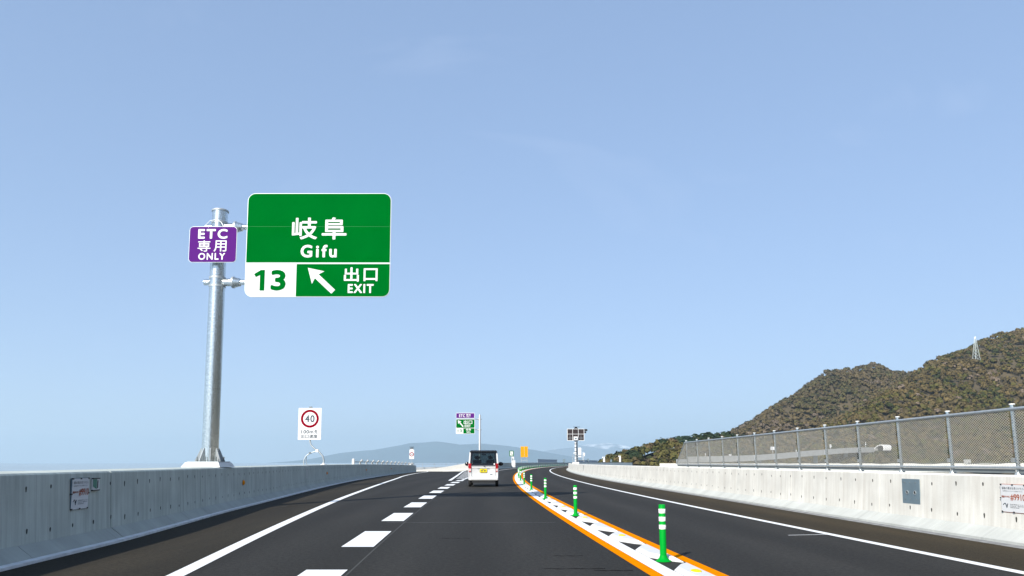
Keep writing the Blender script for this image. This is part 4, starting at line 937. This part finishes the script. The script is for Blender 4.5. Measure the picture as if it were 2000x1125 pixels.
# forest: crowns of leaf clumps, joined, coloured by kind of tree, with painted haze on the far ridge
PAL = np.array([(.098, .074, .032), (.116, .086, .036), (.084, .066, .032), (.088, .078, .024), (.070, .068, .020), (.036, .043, .016), (.026, .034, .014), (.150, .115, .085)])
def crown_points(n, x0, x1, y0, y1, zmin, near=False):
    x = rng.uniform(x0, x1, n); y = rng.uniform(y0, y1, n); z = terrain(x, y)
    e = 6.; zx = (terrain(x + e, y) - z) / e; zy = (terrain(x, y + e) - z) / e
    ang = x / y
    keep = (z > zmin) & ((zy > -.25)) & (ang < .86) & (ang > .09)
    return x[keep], y[keep], z[keep]
xs, ys, zs = crown_points(95000, 60, 1150, 440, 1480, -9)
keepn = rng.random(len(xs)) < np.clip(.38 + (900 - ys) / 900, .34, 1.0)
xs, ys, zs = xs[keepn], ys[keepn], zs[keepn]
if len(xs) > 26000: sel = rng.choice(len(xs), 26000, False); xs, ys, zs = xs[sel], ys[sel], zs[sel]
nC = len(xs)
def unit_crowns(nv, quads, seed):
    out = []
    for v in range(nv):
        r_ = np.random.default_rng(seed + v); d = r_.normal(size=(quads, 3)); d /= np.linalg.norm(d, axis=1)[:, None]; d[:, 2] = np.abs(d[:, 2]) * 1.0 - .25
        rad = r_.uniform(.72, 1.08, quads)[:, None] * (1 + .22 * np.sin(3 * np.arctan2(d[:, 1], d[:, 0]) + v))[:, None]; c = d * rad
        nn = d * 1.0 + np.array([0, 0, .25]) + r_.normal(size=(quads, 3)) * .16; nn /= np.linalg.norm(nn, axis=1)[:, None]
        a = np.cross(nn, r_.normal(size=(quads, 3))); a /= np.linalg.norm(a, axis=1)[:, None]; b = np.cross(nn, a); sz = r_.uniform(.20, .38, quads)[:, None]
        out.append(np.stack([c - a * sz - b * sz * .7, c + a * sz - b * sz * .7, c + a * sz * .8 + b * sz, c - a * sz * .8 + b * sz], 1))
    return np.array(out)                                       # variant, quad, corner, xyz
QN = 40
UC = unit_crowns(14, QN, 40)
rad = rng.uniform(1.9, 3.7, nC) * np.clip(.75 + ys / 2600, .8, 1.25); hgt = rad * rng.uniform(.8, 1.25, nC)
var = rng.integers(0, 14, nC); rot = rng.uniform(0, 6.283, nC); cr, sr = np.cos(rot), np.sin(rot)
P4 = UC[var]; X = P4[..., 0]; Y = P4[..., 1]; Z = P4[..., 2]
V = np.empty(P4.shape); e1 = (slice(None), None, None)
V[..., 0] = xs[e1] + (X * cr[e1] - Y * sr[e1]) * rad[e1]; V[..., 1] = ys[e1] + (X * sr[e1] + Y * cr[e1]) * rad[e1]; V[..., 2] = zs[e1] + 3.0 + Z * hgt[e1] + 0.5 * rad[e1]
patch = fbm(xs, ys, 260, 11) * 1.3 + .5 * fbm(xs, ys, 70, 12) + rng.normal(size=nC) * .55
crest = ys - xs * .9
ki = np.clip(np.digitize(patch, [-1.1, -.55, -.1, .25, .6, .95, 1.35]), 0, 7); order = np.array([7, 1, 0, 2, 3, 4, 5, 6])
colr = PAL[order[ki]] * rng.uniform(.84, 1.16, (nC, 1))
farmix = np.clip((ys - xs * .55 - 640) / 250, 0, 1)[:, None]  # far ridge crowns greyer and paler, distance haze put into their colour
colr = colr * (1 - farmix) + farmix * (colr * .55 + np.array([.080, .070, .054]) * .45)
def mass_mesh(name, V, colr, m, q):
    nf = V.shape[0] * q; me = bpy.data.meshes.new(name); me.vertices.add(nf * 4); me.vertices.foreach_set('co', V.reshape(-1).astype(np.float32))
    me.loops.add(nf * 4); me.loops.foreach_set('vertex_index', np.arange(nf * 4, dtype=np.int32)); me.polygons.add(nf)
    me.polygons.foreach_set('loop_start', np.arange(0, nf * 4, 4, dtype=np.int32)); me.polygons.foreach_set('loop_total', np.full(nf, 4, dtype=np.int32))
    me.update(calc_edges=True)
    ca = me.color_attributes.new('Col', 'FLOAT_COLOR', 'POINT'); tone = rng.uniform(.86, 1.14, (V.shape[0], q, 1, 1)); c4 = np.ones((V.shape[0], q, 4, 4)); c4[..., :3] = colr[:, None, None, :] * tone
    ca.data.foreach_set('color', c4.reshape(-1).astype(np.float32)); me.materials.append(M[m]); return me
fo = link('forest', mass_mesh('forest', V, colr, 'leaf', QN)); tag(fo, 'mixed brown and green woodland covering the hills', 'forest', kind='stuff')

# single trees standing on the low hill's skyline
UCT = unit_crowns(5, 260, 90)
for v in range(5): pass
TREES = [(74, 489, 3.4, 0), (84, 494, 4.2, 1), (91, 498, 4.6, 0), (99, 505, 4.0, 1), (104, 511, 5.4, 2), (111, 517, 5.0, 0), (118, 521, 5.6, 2), (127, 527, 5.2, 2), (134, 534, 6.0, 2), (143, 541, 6.4, 2), (150, 546, 6.0, 2), (159, 553, 6.8, 2), (168, 562, 6.6, 2), (122, 512, 7.2, 3), (79, 484, 6.0, 2)]
TL = ['bare brown rounded tree on the low hill skyline', 'olive brown tree on the low hill skyline', 'dark evergreen tree with rounded crown on the low hill skyline', 'large dark green tree low on the slope beside the fence end']
TC = [(.085, .062, .034), (.07, .062, .028), (.022, .036, .017), (.020, .036, .022)]
for k, (x, y, r_, kd) in enumerate(TREES):
    z = float(terrain(x, y)); lab = TL[kd] if k < 14 else 'spreading dark green tree near the left foot of the low hill'
    t = thing('tree', (x, y, z), lab, 'tree', None if (kd == 3 or k == 14) else 'trees on the low hill skyline')
    MB().tube([(0, 0, -1), (.1, 0, r_ * .5), (.25, .1, r_ * 1.0)], [.3, .24, .1], 7).build('trunk', 'bark', t)
    for a in range(4): MB().tube([(.1, 0, r_ * (.35 + .1 * a)), (r_ * .5 * math.cos(a * 1.7), r_ * .5 * math.sin(a * 1.7), r_ * (.75 + .12 * a))], [.12, .04], 5).build('limb', 'bark', t)
    U = UCT[k % 5].copy(); d = U.mean(1); U = d[:, None] * rng.uniform(.55, 1.0, (260, 1, 1)) + (U - d[:, None]) * .62
    U = U * np.array([r_, r_, r_ * .85]) + np.array([0, 0, r_ * .85])
    link('crown', mass_mesh('crown', U[None], np.array([TC[kd]]), 'leaf', 260), None, t)

# lattice pylon on the ridge
pyz = float(terrain(621, 980)); py_ = thing('pylon', (621, 980, pyz), 'pale steel lattice pylon standing on the wooded ridge', 'pylon')
Hp = 33.; wdt = lambda z: 3.4 - 2.9 * z / Hp
for sx_ in (-1, 1):
    for sy_ in (-1, 1): MB().tube([(sx_ * wdt(0), sy_ * wdt(0), 0), (sx_ * wdt(Hp), sy_ * wdt(Hp), Hp)], .26, 4).build('leg', 'sign_back', py_)
zz_ = [0, 5, 9.5, 13.6, 17.3, 20.6, 23.5, 26, 28.2, 30.2, 33]
for a, b in zip(zz_[:-1], zz_[1:]):
    for sg in (-1, 1):
        MB().tube([(-wdt(a), sg * wdt(a), a), (wdt(b), sg * wdt(b), b)], .13, 3).tube([(wdt(a), sg * wdt(a), a), (-wdt(b), sg * wdt(b), b)], .13, 3).build('brace', 'sign_back', py_)
        MB().tube([(sg * wdt(a), -wdt(a), a), (sg * wdt(b), wdt(b), b)], .13, 3).build('brace', 'sign_back', py_)
for z in (20.6, 24.7, 28.9): MB().tube([(-1.2, -4.2, z), (0, 0, z + .6), (1.2, 4.2, z)], .22, 4).build('cross_arm', 'sign_back', py_)

def mountain(name, crest, Y0, depth, m, seed, rough):
    cx = np.array([c[0] for c in crest], float); cz = np.array([c[1] for c in crest], float)
    gx = np.linspace(cx[0], cx[-1], 150); gd = np.linspace(-1, 1, 40); XX, DD = np.meshgrid(gx, gd)
    top = np.interp(XX, cx, cz); YY = Y0 + DD * depth
    nzv = fbm(XX, YY, depth * .8, seed, 5)
    base = -30.
    ZZ = base + (top - base) * (1 - np.abs(DD) ** 1.25) * (1 + rough * nzv * np.clip(np.abs(DD) * 3, 0.12, 1)) - (DD > .99) * 10
    ny, nx = XX.shape; idx = np.arange(nx * ny).reshape(ny, nx); f = np.stack([idx[:-1, :-1], idx[:-1, 1:], idx[1:, 1:], idx[1:, :-1]], -1).reshape(-1, 4)
    me = bpy.data.meshes.new(name); me.from_pydata(np.stack([XX, YY, ZZ], -1).reshape(-1, 3).tolist(), [], f.tolist()); me.update()
    me.polygons.foreach_set('use_smooth', [True] * len(me.polygons)); return tag(link(name, me, m), kind='structure')
far2 = lambda tab, k: [(x * k, z * k if z > 0 else z) for x, z in tab]
mountain('mountain', far2([(-3300, -35), (-2973, -25), (-2726, -8), (-2232, 69), (-2060, 108), (-1923, 130), (-1700, 150), (-1490, 186), (-1360, 205), (-1242, 229), (-1080, 238), (-932, 254), (-780, 242), (-621, 217), (-500, 222), (-372, 229), (-180, 212), (0, 192), (310, 143), (558, 99), (929, 26), (1177, -11), (1500, -30)], 2), 18000, 2600, 'mountain', 21, .35)
mountain('mountain', far2([(-600, -30), (-213, -20), (427, 160), (640, 225), (855, 267), (1000, 280), (1176, 299), (1300, 320), (1400, 350), (1520, 352), (1604, 373), (1800, 380), (1900, 400), (2033, 405), (2180, 382), (2300, 373), (2566, 290), (3102, 350), (3637, 330), (4810, 245), (6500, 200)], 1.8), 28000, 2900, 'snow', 22, .45)

# ------------------------------------------------------------------ haze over the plain
hb = MB().box(-32000, 32000, -32000, 32000, -15.2, 1000).build('haze', None)
hb['kind'] = 'stuff'; hb['label'] = 'thin blue spring haze over the plain'; hb['category'] = 'haze'
hmn = bpy.data.materials.new('haze_air'); hmn.use_nodes = True; t = hmn.node_tree
for n_ in list(t.nodes):
    if n_.type == 'BSDF_PRINCIPLED': t.nodes.remove(n_)
pv_ = t.nodes.new("ShaderNodeVolumePrincipled"); pv_.inputs['Color'].default_value = (.60, .735, .815, 1); pv_.inputs['Density'].default_value = 0.66e-4; pv_.inputs['Anisotropy'].default_value = 0.2
t.links.new(pv_.outputs[0], t.nodes["Material Output"].inputs['Volume']); hb.data.materials.append(hmn)
